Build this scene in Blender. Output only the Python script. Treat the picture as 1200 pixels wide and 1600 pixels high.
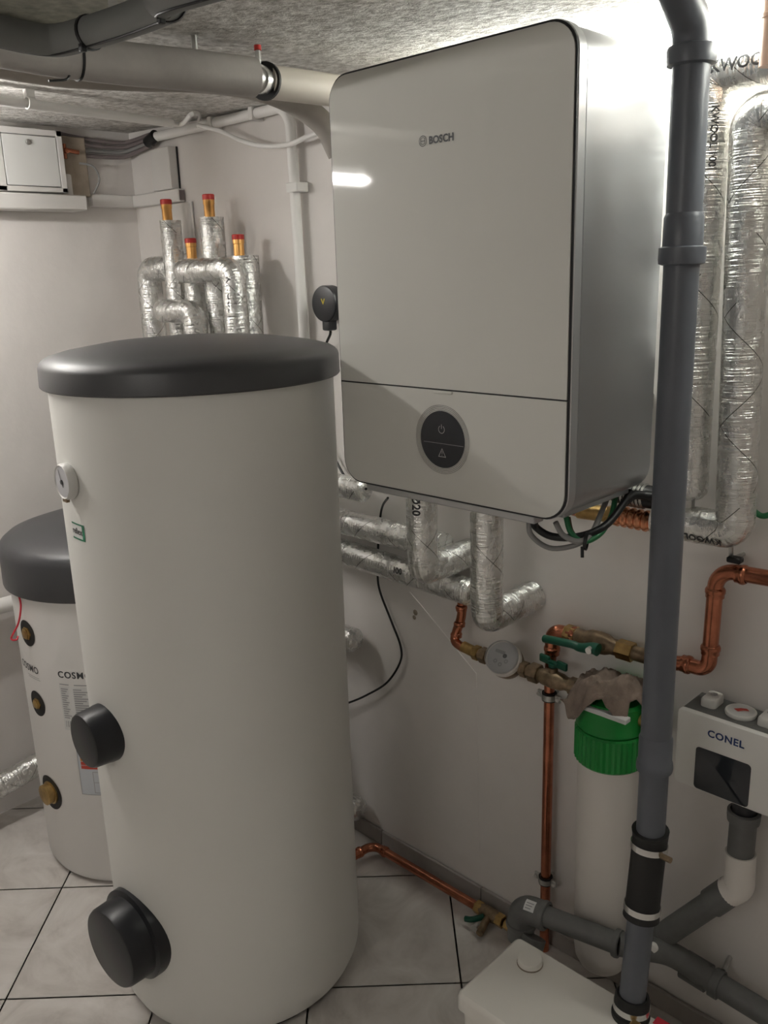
import bpy, bmesh, math, random
from mathutils import Vector, Matrix
random.seed(7)
for o in list(bpy.data.objects): bpy.data.objects.remove(o)
COL = bpy.context.scene.collection
SC = bpy.context.scene
PI = math.pi
V = Vector

# ------------------------------------------------------------------ camera
FPX = 1369.93
YAW, PITCH, ROLL = 0.7810, 0.2678, 0.0326
CAM = V((2.4387, -1.4582, 1.5157))
_f = V((-math.sin(YAW)*math.cos(PITCH), math.cos(YAW)*math.cos(PITCH), -math.sin(PITCH)))
_r = V((math.cos(YAW), math.sin(YAW), 0)); _d = _f.cross(_r)
RIGHT = math.cos(ROLL)*_r + math.sin(ROLL)*_d
DOWN = -math.sin(ROLL)*_r + math.cos(ROLL)*_d
cd = bpy.data.cameras.new('camera'); cam = bpy.data.objects.new('camera', cd); COL.objects.link(cam)
cd.sensor_fit = 'VERTICAL'; cd.sensor_height = 36; cd.lens = FPX/1600*36; cd.clip_start = 0.02
m = Matrix((RIGHT, -DOWN, -_f)).transposed().to_4x4(); m.translation = CAM
cam.matrix_world = m; SC.camera = cam

# ------------------------------------------------------------------ world, exposure
w = bpy.data.worlds.new('world'); SC.world = w; w.use_nodes = True
w.node_tree.nodes['Background'].inputs[0].default_value = (0.02, 0.02, 0.02, 1)
w.node_tree.nodes['Background'].inputs[1].default_value = 1.0
SC.view_settings.view_transform = 'Standard'; SC.view_settings.look = 'None'
SC.view_settings.gamma = 1; SC.view_settings.use_curve_mapping = False
SC.view_settings.exposure = 0.0
LAMP_FILL = 43.0      # emission of the unseen fill tube added behind the viewer
LAMP_MAIN = 110.0      # emission of the hanging tube left of the frame
LAMP_SIDE = 37.0      # emission of the opal batten behind the boiler top

# ------------------------------------------------------------------ measuring helpers
def ray(px, py): return _f + (px-600)/FPX*RIGHT + (py-800)/FPX*DOWN
def at(px, py, x=None, y=None, z=None):
    v = ray(px, py)
    if x is not None: t = (x-CAM.x)/v.x
    elif y is not None: t = (y-CAM.y)/v.y
    else: t = (z-CAM.z)/v.z
    return CAM + t*v
def oncyl(px, py, cx, cy, r):
    v = ray(px, py); ox, oy = CAM.x-cx, CAM.y-cy
    a = v.x**2+v.y**2; b = ox*v.x+oy*v.y; c = ox*ox+oy*oy-r*r
    t = (-b-math.sqrt(b*b-a*c))/a; return CAM+t*v

# ------------------------------------------------------------------ materials
def nt(mat):
    t = mat.node_tree; return t, t.nodes, t.links
def mat(name, col, rough=0.5, metal=0.0, spec=0.5, bump=None, var=None, coat=0, alpha=1, trans=0, emit=None, ior=1.45):
    """bump: (scale, strength, distance); var: (scale, amount[, second colour])"""
    mm = bpy.data.materials.new(name); mm.use_nodes = True; t, n, l = nt(mm); b = n['Principled BSDF']
    b.inputs['Base Color'].default_value = (*col, 1); b.inputs['Roughness'].default_value = rough
    b.inputs['Metallic'].default_value = metal; b.inputs['Specular IOR Level'].default_value = spec
    b.inputs['Coat Weight'].default_value = coat; b.inputs['Coat Roughness'].default_value = 0.03
    b.inputs['Transmission Weight'].default_value = trans; b.inputs['IOR'].default_value = ior
    tc = n.new('ShaderNodeTexCoord')
    if var:
        ns = n.new('ShaderNodeTexNoise'); ns.inputs['Scale'].default_value = var[0]; ns.inputs['Detail'].default_value = 6
        ns.inputs['Roughness'].default_value = 0.6
        l.new(tc.outputs['Object'], ns.inputs['Vector'])
        rp = n.new('ShaderNodeValToRGB'); rp.color_ramp.elements[0].position = 0.35; rp.color_ramp.elements[1].position = 0.68
        c2 = var[2] if len(var) > 2 else tuple(c*(1-var[1]) for c in col)
        rp.color_ramp.elements[0].color = (*c2, 1); rp.color_ramp.elements[1].color = (*col, 1)
        l.new(ns.outputs['Fac'], rp.inputs['Fac']); l.new(rp.outputs['Color'], b.inputs['Base Color'])
    if bump:
        nb = n.new('ShaderNodeTexNoise'); nb.inputs['Scale'].default_value = bump[0]; nb.inputs['Detail'].default_value = 5
        l.new(tc.outputs['Object'], nb.inputs['Vector'])
        bp = n.new('ShaderNodeBump'); bp.inputs['Strength'].default_value = bump[1]
        bp.inputs['Distance'].default_value = bump[2] if len(bump) > 2 else 0.01
        l.new(nb.outputs['Fac'], bp.inputs['Height']); l.new(bp.outputs['Normal'], b.inputs['Normal'])
    if emit:
        b.inputs['Emission Color'].default_value = (*emit[0], 1); b.inputs['Emission Strength'].default_value = emit[1]
    return mm

def foil_mat(name, tint=(0.80, 0.80, 0.78)):
    mm = bpy.data.materials.new(name); mm.use_nodes = True; t, n, l = nt(mm); b = n['Principled BSDF']
    b.inputs['Metallic'].default_value = 1.0; b.inputs['Roughness'].default_value = 0.26
    uv = n.new('ShaderNodeUVMap'); uv.uv_map = 'UVMap'
    sp = n.new('ShaderNodeSeparateXYZ'); l.new(uv.outputs['UV'], sp.inputs[0])
    def M(op, a, b_=None, c=None):
        k = n.new('ShaderNodeMath'); k.operation = op
        for i, q in enumerate((a, b_, c)):
            if q is None: continue
            if isinstance(q, (int, float)): k.inputs[i].default_value = q
            else: l.new(q, k.inputs[i])
        return k.outputs[0]
    def noise(su, sv, scale, detail):
        cb = n.new('ShaderNodeCombineXYZ'); l.new(M('MULTIPLY', sp.outputs[0], su), cb.inputs[0]); l.new(M('MULTIPLY', sp.outputs[1], sv), cb.inputs[1])
        q = n.new('ShaderNodeTexNoise'); q.inputs['Scale'].default_value = scale; q.inputs['Detail'].default_value = detail
        l.new(cb.outputs[0], q.inputs['Vector']); return q.outputs['Fac']
    rings = noise(260, 9, 1.0, 2)           # fine wrinkles round the sleeve
    crump = noise(34, 60, 1.0, 7)            # crumpled tape
    patch = noise(7, 10, 1.0, 2)             # where the wrinkles are strong
    rp = n.new('ShaderNodeValToRGB'); rp.color_ramp.elements[0].position = 0.38; rp.color_ramp.elements[1].position = 0.62
    l.new(patch, rp.inputs['Fac'])
    h = M('ADD', M('MULTIPLY', rings, M('MULTIPLY_ADD', rp.outputs['Color'], 1.3, 0.35)), M('MULTIPLY', crump, 1.0))
    bp = n.new('ShaderNodeBump'); bp.inputs['Strength'].default_value = 0.85; bp.inputs['Distance'].default_value = 0.005
    l.new(h, bp.inputs['Height']); l.new(bp.outputs['Normal'], b.inputs['Normal'])
    # thin dark thread lines of the reinforcement crossing in large diamonds
    s = M('ADD', sp.outputs[0], sp.outputs[1]); d = M('SUBTRACT', sp.outputs[0], sp.outputs[1])
    ln = M('MAXIMUM', M('LESS_THAN', M('PINGPONG', s, 0.085), 0.0009), M('LESS_THAN', M('PINGPONG', d, 0.085), 0.0009))
    ln = M('MULTIPLY', ln, M('GREATER_THAN', noise(9, 9, 1.3, 1), 0.5))
    mx = n.new('ShaderNodeMix'); mx.data_type = 'RGBA'; l.new(ln, mx.inputs['Factor'])
    mx.inputs[6].default_value = (*tint, 1); mx.inputs[7].default_value = (0.12, 0.12, 0.11, 1)
    l.new(mx.outputs[2], b.inputs['Base Color'])
    l.new(M('MULTIPLY_ADD', crump, 0.2, 0.17), b.inputs['Roughness'])
    return mm

def tile_mat(name, c1, c2, c3):
    mm = bpy.data.materials.new(name); mm.use_nodes = True; t, n, l = nt(mm); b = n['Principled BSDF']
    b.inputs['Roughness'].default_value = 0.42
    tc = n.new('ShaderNodeTexCoord'); oi = n.new('ShaderNodeObjectInfo')
    ad = n.new('ShaderNodeVectorMath'); ad.operation = 'MULTIPLY_ADD'
    l.new(oi.outputs['Random'], ad.inputs[0]); ad.inputs[1].default_value = (37, 91, 13); l.new(tc.outputs['Object'], ad.inputs[2])
    a = n.new('ShaderNodeTexNoise'); a.inputs['Scale'].default_value = 6; a.inputs['Detail'].default_value = 8; a.inputs['Distortion'].default_value = 1.4; a.inputs['Roughness'].default_value = 0.62
    l.new(ad.outputs[0], a.inputs['Vector'])
    rp = n.new('ShaderNodeValToRGB'); e = rp.color_ramp.elements; e[0].position = 0.3; e[1].position = 0.72
    e[0].color = (*c1, 1); e[1].color = (*c2, 1); q = e.new(0.5); q.color = (*c3, 1)
    l.new(a.outputs['Fac'], rp.inputs['Fac']); l.new(rp.outputs['Color'], b.inputs['Base Color'])
    return mm

def ceiling_mat():
    mm = bpy.data.materials.new('rough_concrete'); mm.use_nodes = True; t, n, l = nt(mm); b = n['Principled BSDF']
    b.inputs['Roughness'].default_value = 0.9
    tc = n.new('ShaderNodeTexCoord')
    def nz(s, d, r=0.6):
        q = n.new('ShaderNodeTexNoise'); q.inputs['Scale'].default_value = s; q.inputs['Detail'].default_value = d; q.inputs['Roughness'].default_value = r
        l.new(tc.outputs['Object'], q.inputs['Vector']); return q
    a, c = nz(55, 6), nz(3.2, 5)
    r1 = n.new('ShaderNodeValToRGB'); r1.color_ramp.elements[0].position = 0.3; r1.color_ramp.elements[1].position = 0.62
    r1.color_ramp.elements[0].color = (0.36, 0.34, 0.31, 1); r1.color_ramp.elements[1].color = (0.80, 0.785, 0.755, 1)
    l.new(a.outputs['Fac'], r1.inputs['Fac'])
    r2 = n.new('ShaderNodeValToRGB'); r2.color_ramp.elements[0].position = 0.35; r2.color_ramp.elements[1].position = 0.6
    r2.color_ramp.elements[0].color = (0.68, 0.66, 0.63, 1); r2.color_ramp.elements[1].color = (1, 1, 1, 1)
    l.new(c.outputs['Fac'], r2.inputs['Fac'])
    mx = n.new('ShaderNodeMix'); mx.data_type = 'RGBA'; mx.blend_type = 'MULTIPLY'; mx.inputs['Factor'].default_value = 1
    l.new(r1.outputs['Color'], mx.inputs[6]); l.new(r2.outputs['Color'], mx.inputs[7]); l.new(mx.outputs[2], b.inputs['Base Color'])
    bp = n.new('ShaderNodeBump'); bp.inputs['Strength'].default_value = 1.0; bp.inputs['Distance'].default_value = 0.012
    l.new(a.outputs['Fac'], bp.inputs['Height']); l.new(bp.outputs['Normal'], b.inputs['Normal'])
    return mm

MT = dict(
    wall=mat('limewashed_plaster', (0.77, 0.735, 0.705), 0.85, var=(2.3, 0.10), bump=(9, 0.35, 0.01)),
    ceiling=ceiling_mat(),
    screed=mat('joint_grout', (0.24, 0.215, 0.195), 0.9),
    tile=tile_mat('floor_tile_glaze', (0.48, 0.445, 0.415), (0.74, 0.71, 0.68), (0.63, 0.595, 0.56)),
    skirt=tile_mat('skirting_tile_glaze', (0.30, 0.27, 0.25), (0.40, 0.37, 0.345), (0.35, 0.32, 0.30)),
    tank=mat('white_foil_jacket', (0.76, 0.755, 0.72), 0.42, bump=(220, 0.05, 0.002)),
    tank2=mat('white_jacket', (0.78, 0.765, 0.745), 0.45, bump=(220, 0.05, 0.002)),
    lid=mat('charcoal_plastic', (0.036, 0.037, 0.042), 0.42, spec=0.95, bump=(420, 0.18, 0.001)),
    cover=mat('black_plastic_cover', (0.013, 0.014, 0.017), 0.34),
    silver=mat('silver_paint', (0.42, 0.43, 0.445), 0.35, metal=0.92),
    trim=mat('silver_trim', (0.55, 0.56, 0.57), 0.30, metal=0.8),
    glass=mat('white_backed_glass', (0.60, 0.595, 0.555), 0.05, spec=0.6),
    dark=mat('dark_gasket', (0.02, 0.02, 0.022), 0.5),
    disp=mat('display_glass', (0.022, 0.025, 0.03), 0.06, spec=0.6),
    icon=mat('icon_print', (0.42, 0.42, 0.42), 0.5),
    ink=mat('dark_ink', (0.045, 0.047, 0.05), 0.5),
    greyink=mat('grey_ink', (0.32, 0.32, 0.33), 0.6),
    blueink=mat('navy_ink', (0.025, 0.05, 0.16), 0.45),
    steel=mat('galvanised_steel', (0.62, 0.62, 0.60), 0.32, metal=1, var=(60, 0.25)),
    bright=mat('stainless_band', (0.72, 0.72, 0.71), 0.25, metal=1),
    duct=mat('spangled_sheet_steel', (0.58, 0.58, 0.50), 0.45, metal=0.35, var=(38, 0.5), bump=(60, 0.2, 0.003)),
    foil=foil_mat('aluminium_foil_wrap'),
    copper=mat('copper', (0.60, 0.225, 0.13), 0.24, metal=1, var=(24, 0.40), bump=(60, 0.1, 0.002)),
    brightcopper=mat('bright_copper', (0.80, 0.36, 0.20), 0.25, metal=1, var=(40, 0.2)),
    stub=mat('lacquered_copper', (0.80, 0.44, 0.15), 0.28, metal=1),
    brass=mat('brass', (0.62, 0.42, 0.17), 0.34, metal=1, var=(45, 0.4)),
    oldbrass=mat('tarnished_brass', (0.34, 0.25, 0.16), 0.48, metal=0.85, var=(45, 0.5)),
    redcap=mat('red_plastic_cap', (0.50, 0.028, 0.022), 0.4),
    redwire=mat('red_wire', (0.55, 0.03, 0.05), 0.45),
    bluehandle=mat('dark_green_handle', (0.004, 0.070, 0.040), 0.38),
    green=mat('green_plastic', (0.008, 0.225, 0.035), 0.36),
    greencable=mat('green_cable', (0.02, 0.16, 0.06), 0.45),
    htgrey=mat('grey_drain_plastic', (0.120, 0.130, 0.150), 0.36, var=(10, 0.12)),
    htgrey2=mat('dusty_grey_drain_plastic', (0.145, 0.145, 0.14), 0.5, var=(14, 0.25)),
    rubber=mat('black_rubber', (0.014, 0.014, 0.014), 0.6),
    white=mat('white_plastic', (0.74, 0.73, 0.70), 0.4),
    bowl=mat('milky_white_plastic', (0.72, 0.685, 0.645), 0.36),
    pump=mat('cream_white_plastic', (0.74, 0.715, 0.665), 0.36),
    conduit=mat('white_pvc', (0.80, 0.785, 0.76), 0.45),
    paint=mat('white_gloss_paint', (0.70, 0.68, 0.655), 0.35, var=(4, 0.06)),
    enamel=mat('glossy_white_enamel', (0.72, 0.72, 0.70), 0.14),
    foam=mat('grey_foam_sleeve', (0.42, 0.395, 0.37), 0.75, var=(9, 0.2), bump=(90, 0.1, 0.003)),
    foamshade=mat('shaded_foam_sleeve', (0.36, 0.33, 0.295), 0.72, var=(9, 0.2)),  # same foam in a darker tone, shade on the lower pipe painted in
    hose=mat('dark_grey_foam_sleeve', (0.19, 0.195, 0.19), 0.65),
    cream=mat('cream_pipe', (0.62, 0.57, 0.50), 0.5),
    peach=mat('peach_pipe', (0.74, 0.50, 0.38), 0.5),
    board=mat('raw_brown_plaster', (0.36, 0.30, 0.235), 0.85, var=(14, 0.35), bump=(25, 0.5, 0.006)),
    cable=mat('black_cable', (0.010, 0.010, 0.011), 0.42),
    greycable=mat('grey_cable', (0.27, 0.265, 0.26), 0.5),
    mauve=mat('mauve_grey_cable', (0.21, 0.175, 0.175), 0.55),
    browncable=mat('brown_cable', (0.10, 0.05, 0.03), 0.5),
    cloth=mat('taupe_cloth', (0.235, 0.18, 0.145), 0.95, var=(30, 0.3), bump=(240, 0.5, 0.003)),
    paper=mat('white_paper', (0.66, 0.66, 0.65), 0.6),
    greypaper=mat('grey_print', (0.48, 0.48, 0.48), 0.6),
    lgreen=mat('label_green', (0.02, 0.27, 0.07), 0.5), lgreen2=mat('label_light_green', (0.19, 0.45, 0.05), 0.5),
    lyellow=mat('label_yellow', (0.72, 0.60, 0.05), 0.5), lorange=mat('label_orange', (0.68, 0.25, 0.03), 0.5),
    lred=mat('label_red', (0.52, 0.06, 0.04), 0.5), lgreyblue=mat('label_pale_blue', (0.55, 0.58, 0.62), 0.5),
    yellow=mat('yellow_print', (0.62, 0.50, 0.04), 0.5), refgreen=mat('sticker_green', (0.02, 0.19, 0.10), 0.45),
    redsticker=mat('red_sticker', (0.55, 0.03, 0.05), 0.45),
    clear=mat('clear_plastic', (0.95, 0.95, 0.94), 0.05, trans=0.9, ior=1.3),
    dial=mat('dial_face', (0.52, 0.52, 0.54), 0.5),
    tube=mat('fluorescent_tube', (0.9, 0.9, 0.9), 0.4, emit=((1.0, 0.972, 0.93), LAMP_MAIN)),
    tube2=mat('fluorescent_tube_cool', (0.9, 0.9, 0.9), 0.4, emit=((0.985, 1.0, 0.92), LAMP_SIDE)),
    fill_tube=mat('fill_tube_weak', (0.9, 0.9, 0.9), 0.4, emit=((1.0, 0.972, 0.93), LAMP_FILL)),
    lampwhite=mat('lamp_enamel', (0.75, 0.75, 0.73), 0.4),
)

# ------------------------------------------------------------------ mesh builder
def smooth_path(ctrl, n=8):
    """Catmull-Rom through control points"""
    P = [V(p) for p in ctrl]; P = [2*P[0]-P[1]] + P + [2*P[-1]-P[-2]]; out = []
    for i in range(1, len(P)-2):
        p0, p1, p2, p3 = P[i-1:i+3]
        for k in range(n):
            t = k/n
            out.append(0.5*((2*p1)+(p2-p0)*t+(2*p0-5*p1+4*p2-p3)*t*t+(3*p1-p0-3*p2+p3)*t**3))
    out.append(P[-2]); return out
def fillet(pts, r, n=7):
    P = [V(p) for p in pts]; out = [P[0]]
    for i in range(1, len(P)-1):
        a, b, c = P[i-1], P[i], P[i+1]; u = (a-b); w_ = (c-b); lu, lw = u.length, w_.length; u.normalize(); w_.normalize()
        ang = u.angle(w_)
        if ang > PI-0.02: out.append(b); continue
        d = min(r/math.tan(ang/2), lu*0.49, lw*0.49); rr = d*math.tan(ang/2)
        cen = b+(u+w_).normalized()*(rr/math.sin(ang/2)); s = b+u*d-cen; e = b+w_*d-cen
        for k in range(n+1):
            t = k/n; th = s.angle(e)
            out.append(cen+(math.sin((1-t)*th)*s+math.sin(t*th)*e)/math.sin(th))
    out.append(P[-1]); return out

class MB:
    def __init__(s): s.v = []; s.f = []; s.uv = []; s.mi = []
    def add(s, vs, fs, uvs=None, mi=0):
        o = len(s.v); s.v += [V(q) for q in vs]
        for k, f in enumerate(fs):
            s.f.append([i+o for i in f]); s.uv.append(uvs[k] if uvs else [(0, 0)]*len(f)); s.mi.append(mi)
        return s
    def tube(s, path, r, n=20, caps=True, mi=0, squash=None):
        P = [V(p) for p in path]
        Q = [P[0]]
        for p in P[1:]:
            if (p-Q[-1]).length > 1e-5: Q.append(p)
        P = Q; R = r if callable(r) else (lambda t: r)
        L = [0]
        for i in range(1, len(P)): L.append(L[-1]+(P[i]-P[i-1]).length)
        T = []
        for i in range(len(P)):
            a = P[min(i+1, len(P)-1)]-P[max(i-1, 0)]; T.append(a.normalized())
        ref = V((0, 0, 1)) if abs(T[0].z) < 0.9 else V((0, -1, 0))
        nrm = (ref-T[0]*ref.dot(T[0])).normalized(); vs = []; fs = []; uvs = []
        for i in range(len(P)):
            if i:
                nrm = (nrm-T[i]*nrm.dot(T[i])).normalized()
            bi = T[i].cross(nrm); rr = R(L[i]/L[-1])
            for k in range(n):
                a = 2*PI*k/n; vs.append(P[i]+rr*(math.cos(a)*nrm+math.sin(a)*bi))
        r0 = R(0.5)
        for i in range(len(P)-1):
            for k in range(n):
                k2 = (k+1) % n; fs.append([i*n+k, i*n+k2, (i+1)*n+k2, (i+1)*n+k])
                v0, v1 = 2*PI*r0*k/n, 2*PI*r0*(k+1)/n; uvs.append([(L[i], v0), (L[i], v1), (L[i+1], v1), (L[i+1], v0)])
        if caps:
            for base, rev, T0, L0 in ((0, True, T[0], 0), ((len(P)-1)*n, False, T[-1], L[-1])):
                f = [base+k for k in range(n)]
                if rev: f = f[::-1]
                fs.append(f); uvs.append([(L0+0.02*math.cos(2*PI*k/n), 0.02*math.sin(2*PI*k/n)) for k in range(n)])
        return s.add(vs, fs, uvs, mi)
    def lathe(s, prof, org, axis=(0, 0, 1), n=32, mi=0, ref=None):
        """prof: (radius, height along axis)"""
        a = V(axis).normalized(); rf = V(ref) if ref else (V((1, 0, 0)) if abs(a.x) < 0.9 else V((0, 1, 0)))
        x = (rf-a*rf.dot(a)).normalized(); y = a.cross(x); org = V(org); vs = []; fs = []; idx = []; uvs = []
        for (r, h) in prof:
            if r < 1e-6: idx.append([len(vs)]); vs.append(org+a*h)
            else:
                idx.append(list(range(len(vs), len(vs)+n)))
                for k in range(n):
                    t = 2*PI*k/n; vs.append(org+a*h+r*(math.cos(t)*x+math.sin(t)*y))
        for i in range(len(prof)-1):
            A, B = idx[i], idx[i+1]; h0, h1 = prof[i][1], prof[i+1][1]; rr = max(prof[i][0], prof[i+1][0])
            for k in range(n):
                k2 = (k+1) % n; u0, u1 = rr*2*PI*k/n, rr*2*PI*(k+1)/n
                if len(A) == 1 and len(B) == 1: continue
                if len(A) == 1: fs.append([A[0], B[k2], B[k]]); uvs.append([(h0, u0), (h1, u1), (h1, u0)])
                elif len(B) == 1: fs.append([A[k], A[k2], B[0]]); uvs.append([(h0, u0), (h0, u1), (h1, u0)])
                else: fs.append([A[k], A[k2], B[k2], B[k]]); uvs.append([(h0, u0), (h0, u1), (h1, u1), (h1, u0)])
        return s.add(vs, fs, uvs, mi)
    def box(s, lo, hi, bev=0.0, seg=2, M=None, mi=0):
        bm = bmesh.new(); bmesh.ops.create_cube(bm, size=1); lo, hi = V(lo), V(hi); c = (lo+hi)/2; d = hi-lo
        for q in bm.verts: q.co = V((c.x+q.co.x*d.x, c.y+q.co.y*d.y, c.z+q.co.z*d.z))
        if bev > 0: bmesh.ops.bevel(bm, geom=bm.edges[:], offset=bev, segments=seg, profile=0.5, affect='EDGES')
        bm.verts.ensure_lookup_table(); bm.verts.index_update()
        vs = [(M @ q.co if M else q.co.copy()) for q in bm.verts]; fs = [[q.index for q in f.verts] for f in bm.faces]; bm.free()
        return s.add(vs, fs, None, mi)
    def rprism(s, x0, x1, z0, z1, rad, prof, seg=6, fn=None, mi=0, caps=(True, True)):
        """rounded rectangle in u,v, stacked rings prof = [(inset, depth)]; fn maps (u, v, depth) to the world"""
        fn = fn or (lambda u, v_, d: V((u, d, v_))); vs = []; N = 4*(seg+1); fs = []
        for ins, dep in prof:
            a0, a1, b0, b1 = x0+ins, x1-ins, z0+ins, z1-ins; r = max(rad-ins, 0.0002)
            for cx, cz, st in ((a1-r, b1-r, 0), (a0+r, b1-r, 1), (a0+r, b0+r, 2), (a1-r, b0+r, 3)):
                for k in range(seg+1):
                    t = (st+k/seg)*PI/2; vs.append(fn(cx+r*math.cos(t), cz+r*math.sin(t), dep))
        for i in range(len(prof)-1):
            for k in range(N):
                k2 = (k+1) % N; fs.append([i*N+k, i*N+k2, (i+1)*N+k2, (i+1)*N+k])
        if caps[0]: fs.append(list(range(N))[::-1])
        if caps[1]: fs.append([(len(prof)-1)*N+k for k in range(N)])
        return s.add(vs, fs, None, mi)
    def poly(s, outline, z0, z1, mi=0):
        n = len(outline); vs = [V((p[0], p[1], z0)) for p in outline]+[V((p[0], p[1], z1)) for p in outline]
        fs = [list(range(n))[::-1], list(range(n, 2*n))]+[[i, (i+1) % n, n+(i+1) % n, n+i] for i in range(n)]
        return s.add(vs, fs, None, mi)
    def build(s, name, mats, parent=None, ang=38, flat=False, keep=False):
        if not isinstance(mats, (list, tuple)): mats = [mats]
        vs = s.v
        if parent is not None: off = WORLD[parent.name]
        elif keep: off = V((0, 0, 0))
        else:
            lo = V((min(q.x for q in vs), min(q.y for q in vs), min(q.z for q in vs))); hi = V((max(q.x for q in vs), max(q.y for q in vs), max(q.z for q in vs)))
            off = V(((lo.x+hi.x)/2, (lo.y+hi.y)/2, lo.z))
        me = bpy.data.meshes.new(name); me.from_pydata([q-off for q in vs], [], s.f)
        ul = me.uv_layers.new(name='UVMap'); k = 0
        for uvs in s.uv:
            for q in uvs: ul.data[k].uv = q; k += 1
        for mm in mats: me.materials.append(MT[mm] if isinstance(mm, str) else mm)
        me.polygons.foreach_set('material_index', s.mi)
        bm = bmesh.new(); bm.from_mesh(me); bmesh.ops.recalc_face_normals(bm, faces=bm.faces[:]); bm.to_mesh(me); bm.free()
        if not flat:
            me.polygons.foreach_set('use_smooth', [True]*len(me.polygons)); me.set_sharp_from_angle(angle=math.radians(ang))
        me.update(); o = bpy.data.objects.new(name, me); COL.objects.link(o)
        if parent is not None: o.parent = parent; WORLD[o.name] = off
        else: o.location = off; WORLD[o.name] = off
        return o
WORLD = {}
def tag(o, label, cat=None, group=None, kind=None):
    o['label'] = label
    if cat: o['category'] = cat
    if group: o['group'] = group
    if kind: o['kind'] = kind
    return o
def thing(name, label, cat, loc, group=None):
    o = bpy.data.objects.new(name, None); COL.objects.link(o); o.location = V(loc); o.empty_display_size = 0.05; WORLD[o.name] = V(loc)
    return tag(o, label, cat, group)
def struct(o, label=None):
    o['kind'] = 'structure'
    if label: o['label'] = label
    return o
def tube(name, mt, path, r, parent=None, n=20, caps=True):
    return MB().tube(path, r, n, caps).build(name, mt, parent)

def text2d(body, size, bold=0.0, space=1.0):
    cu = bpy.data.curves.new('txt', 'FONT'); cu.body = body; cu.size = size; cu.align_x = 'CENTER'; cu.align_y = 'CENTER'
    cu.offset = bold*size; cu.resolution_u = 3; cu.space_character = space
    o = bpy.data.objects.new('txt', cu); COL.objects.link(o); dg = bpy.context.evaluated_depsgraph_get(); dg.update()
    me = bpy.data.meshes.new_from_object(o.evaluated_get(dg)); vs = [(q.co.x, q.co.y) for q in me.vertices]; fs = [list(f.vertices) for f in me.polygons]
    bpy.data.objects.remove(o); bpy.data.curves.remove(cu); bpy.data.meshes.remove(me); return vs, fs
def text(name, mt, parent, body, size, fn, bold=0.0, space=1.0, sx=1.0):
    vs, fs = text2d(body, size, bold, space); mb = MB(); mb.add([fn(x*sx, y) for x, y in vs], fs); return mb.build(name, mt, parent, flat=True)
def patch(mb, fn, x0, x1, y0, y1, nx=8, mi=0):
    vs = [fn(x0+(x1-x0)*i/nx, y) for i in range(nx+1) for y in (y0, y1)]
    return mb.add(vs, [[2*i, 2*i+2, 2*i+3, 2*i+1] for i in range(nx)], None, mi)
def ring2d(mb, fn, r0, r1, n=40, a0=0, a1=2*PI):
    full = abs(a1-a0-2*PI) < 1e-6
    vs = []
    for k in range(n+1):
        t = a0+(a1-a0)*k/n; vs += [fn(r0*math.cos(t), r0*math.sin(t)), fn(r1*math.cos(t), r1*math.sin(t))]
    return mb.add(vs, [[2*i, 2*i+1, 2*i+3, 2*i+2] for i in range(n)])
def pathx(P0, P1, n=12): return [P0.lerp(P1, k/n) for k in range(n+1)]

# ------------------------------------------------------------------ the room
XR, YF = 3.5, -3.1
def ceil_z(x): return 1.925-0.028*x
def slab(name, lo, hi, mt): return struct(MB().box(lo, hi).build(name, mt, flat=True))
floor = slab('floor', (-0.1, YF-0.1, -0.12), (XR+0.1, 0.1, -0.006), 'screed')
wall_back = slab('wall_back', (-0.1, 0, -0.006), (XR+0.1, 0.1, 1.93), 'wall')
wall_left = slab('wall_left', (-0.1, YF, -0.006), (0, 0, 1.93), 'wall')
wall_right = slab('wall_right', (XR, YF, -0.006), (XR+0.1, 0, 1.93), 'wall')
wall_front = slab('wall_front', (-0.1, YF-0.1, -0.006), (XR+0.1, YF, 1.93), 'wall')
mb = MB(); za, zb = ceil_z(-0.1), ceil_z(XR+0.1)
vs = [(x, y, z) for x, z in ((-0.1, za), (XR+0.1, zb)) for y in (YF-0.1, 0.1)]
mb.add(vs+[(x, y, 2.05) for x, y, z in vs], [[0, 1, 3, 2], [4, 6, 7, 5], [0, 4, 5, 1], [2, 3, 7, 6], [0, 2, 6, 4], [1, 5, 7, 3]])
struct(mb.build('ceiling', 'ceiling', flat=True))

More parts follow.
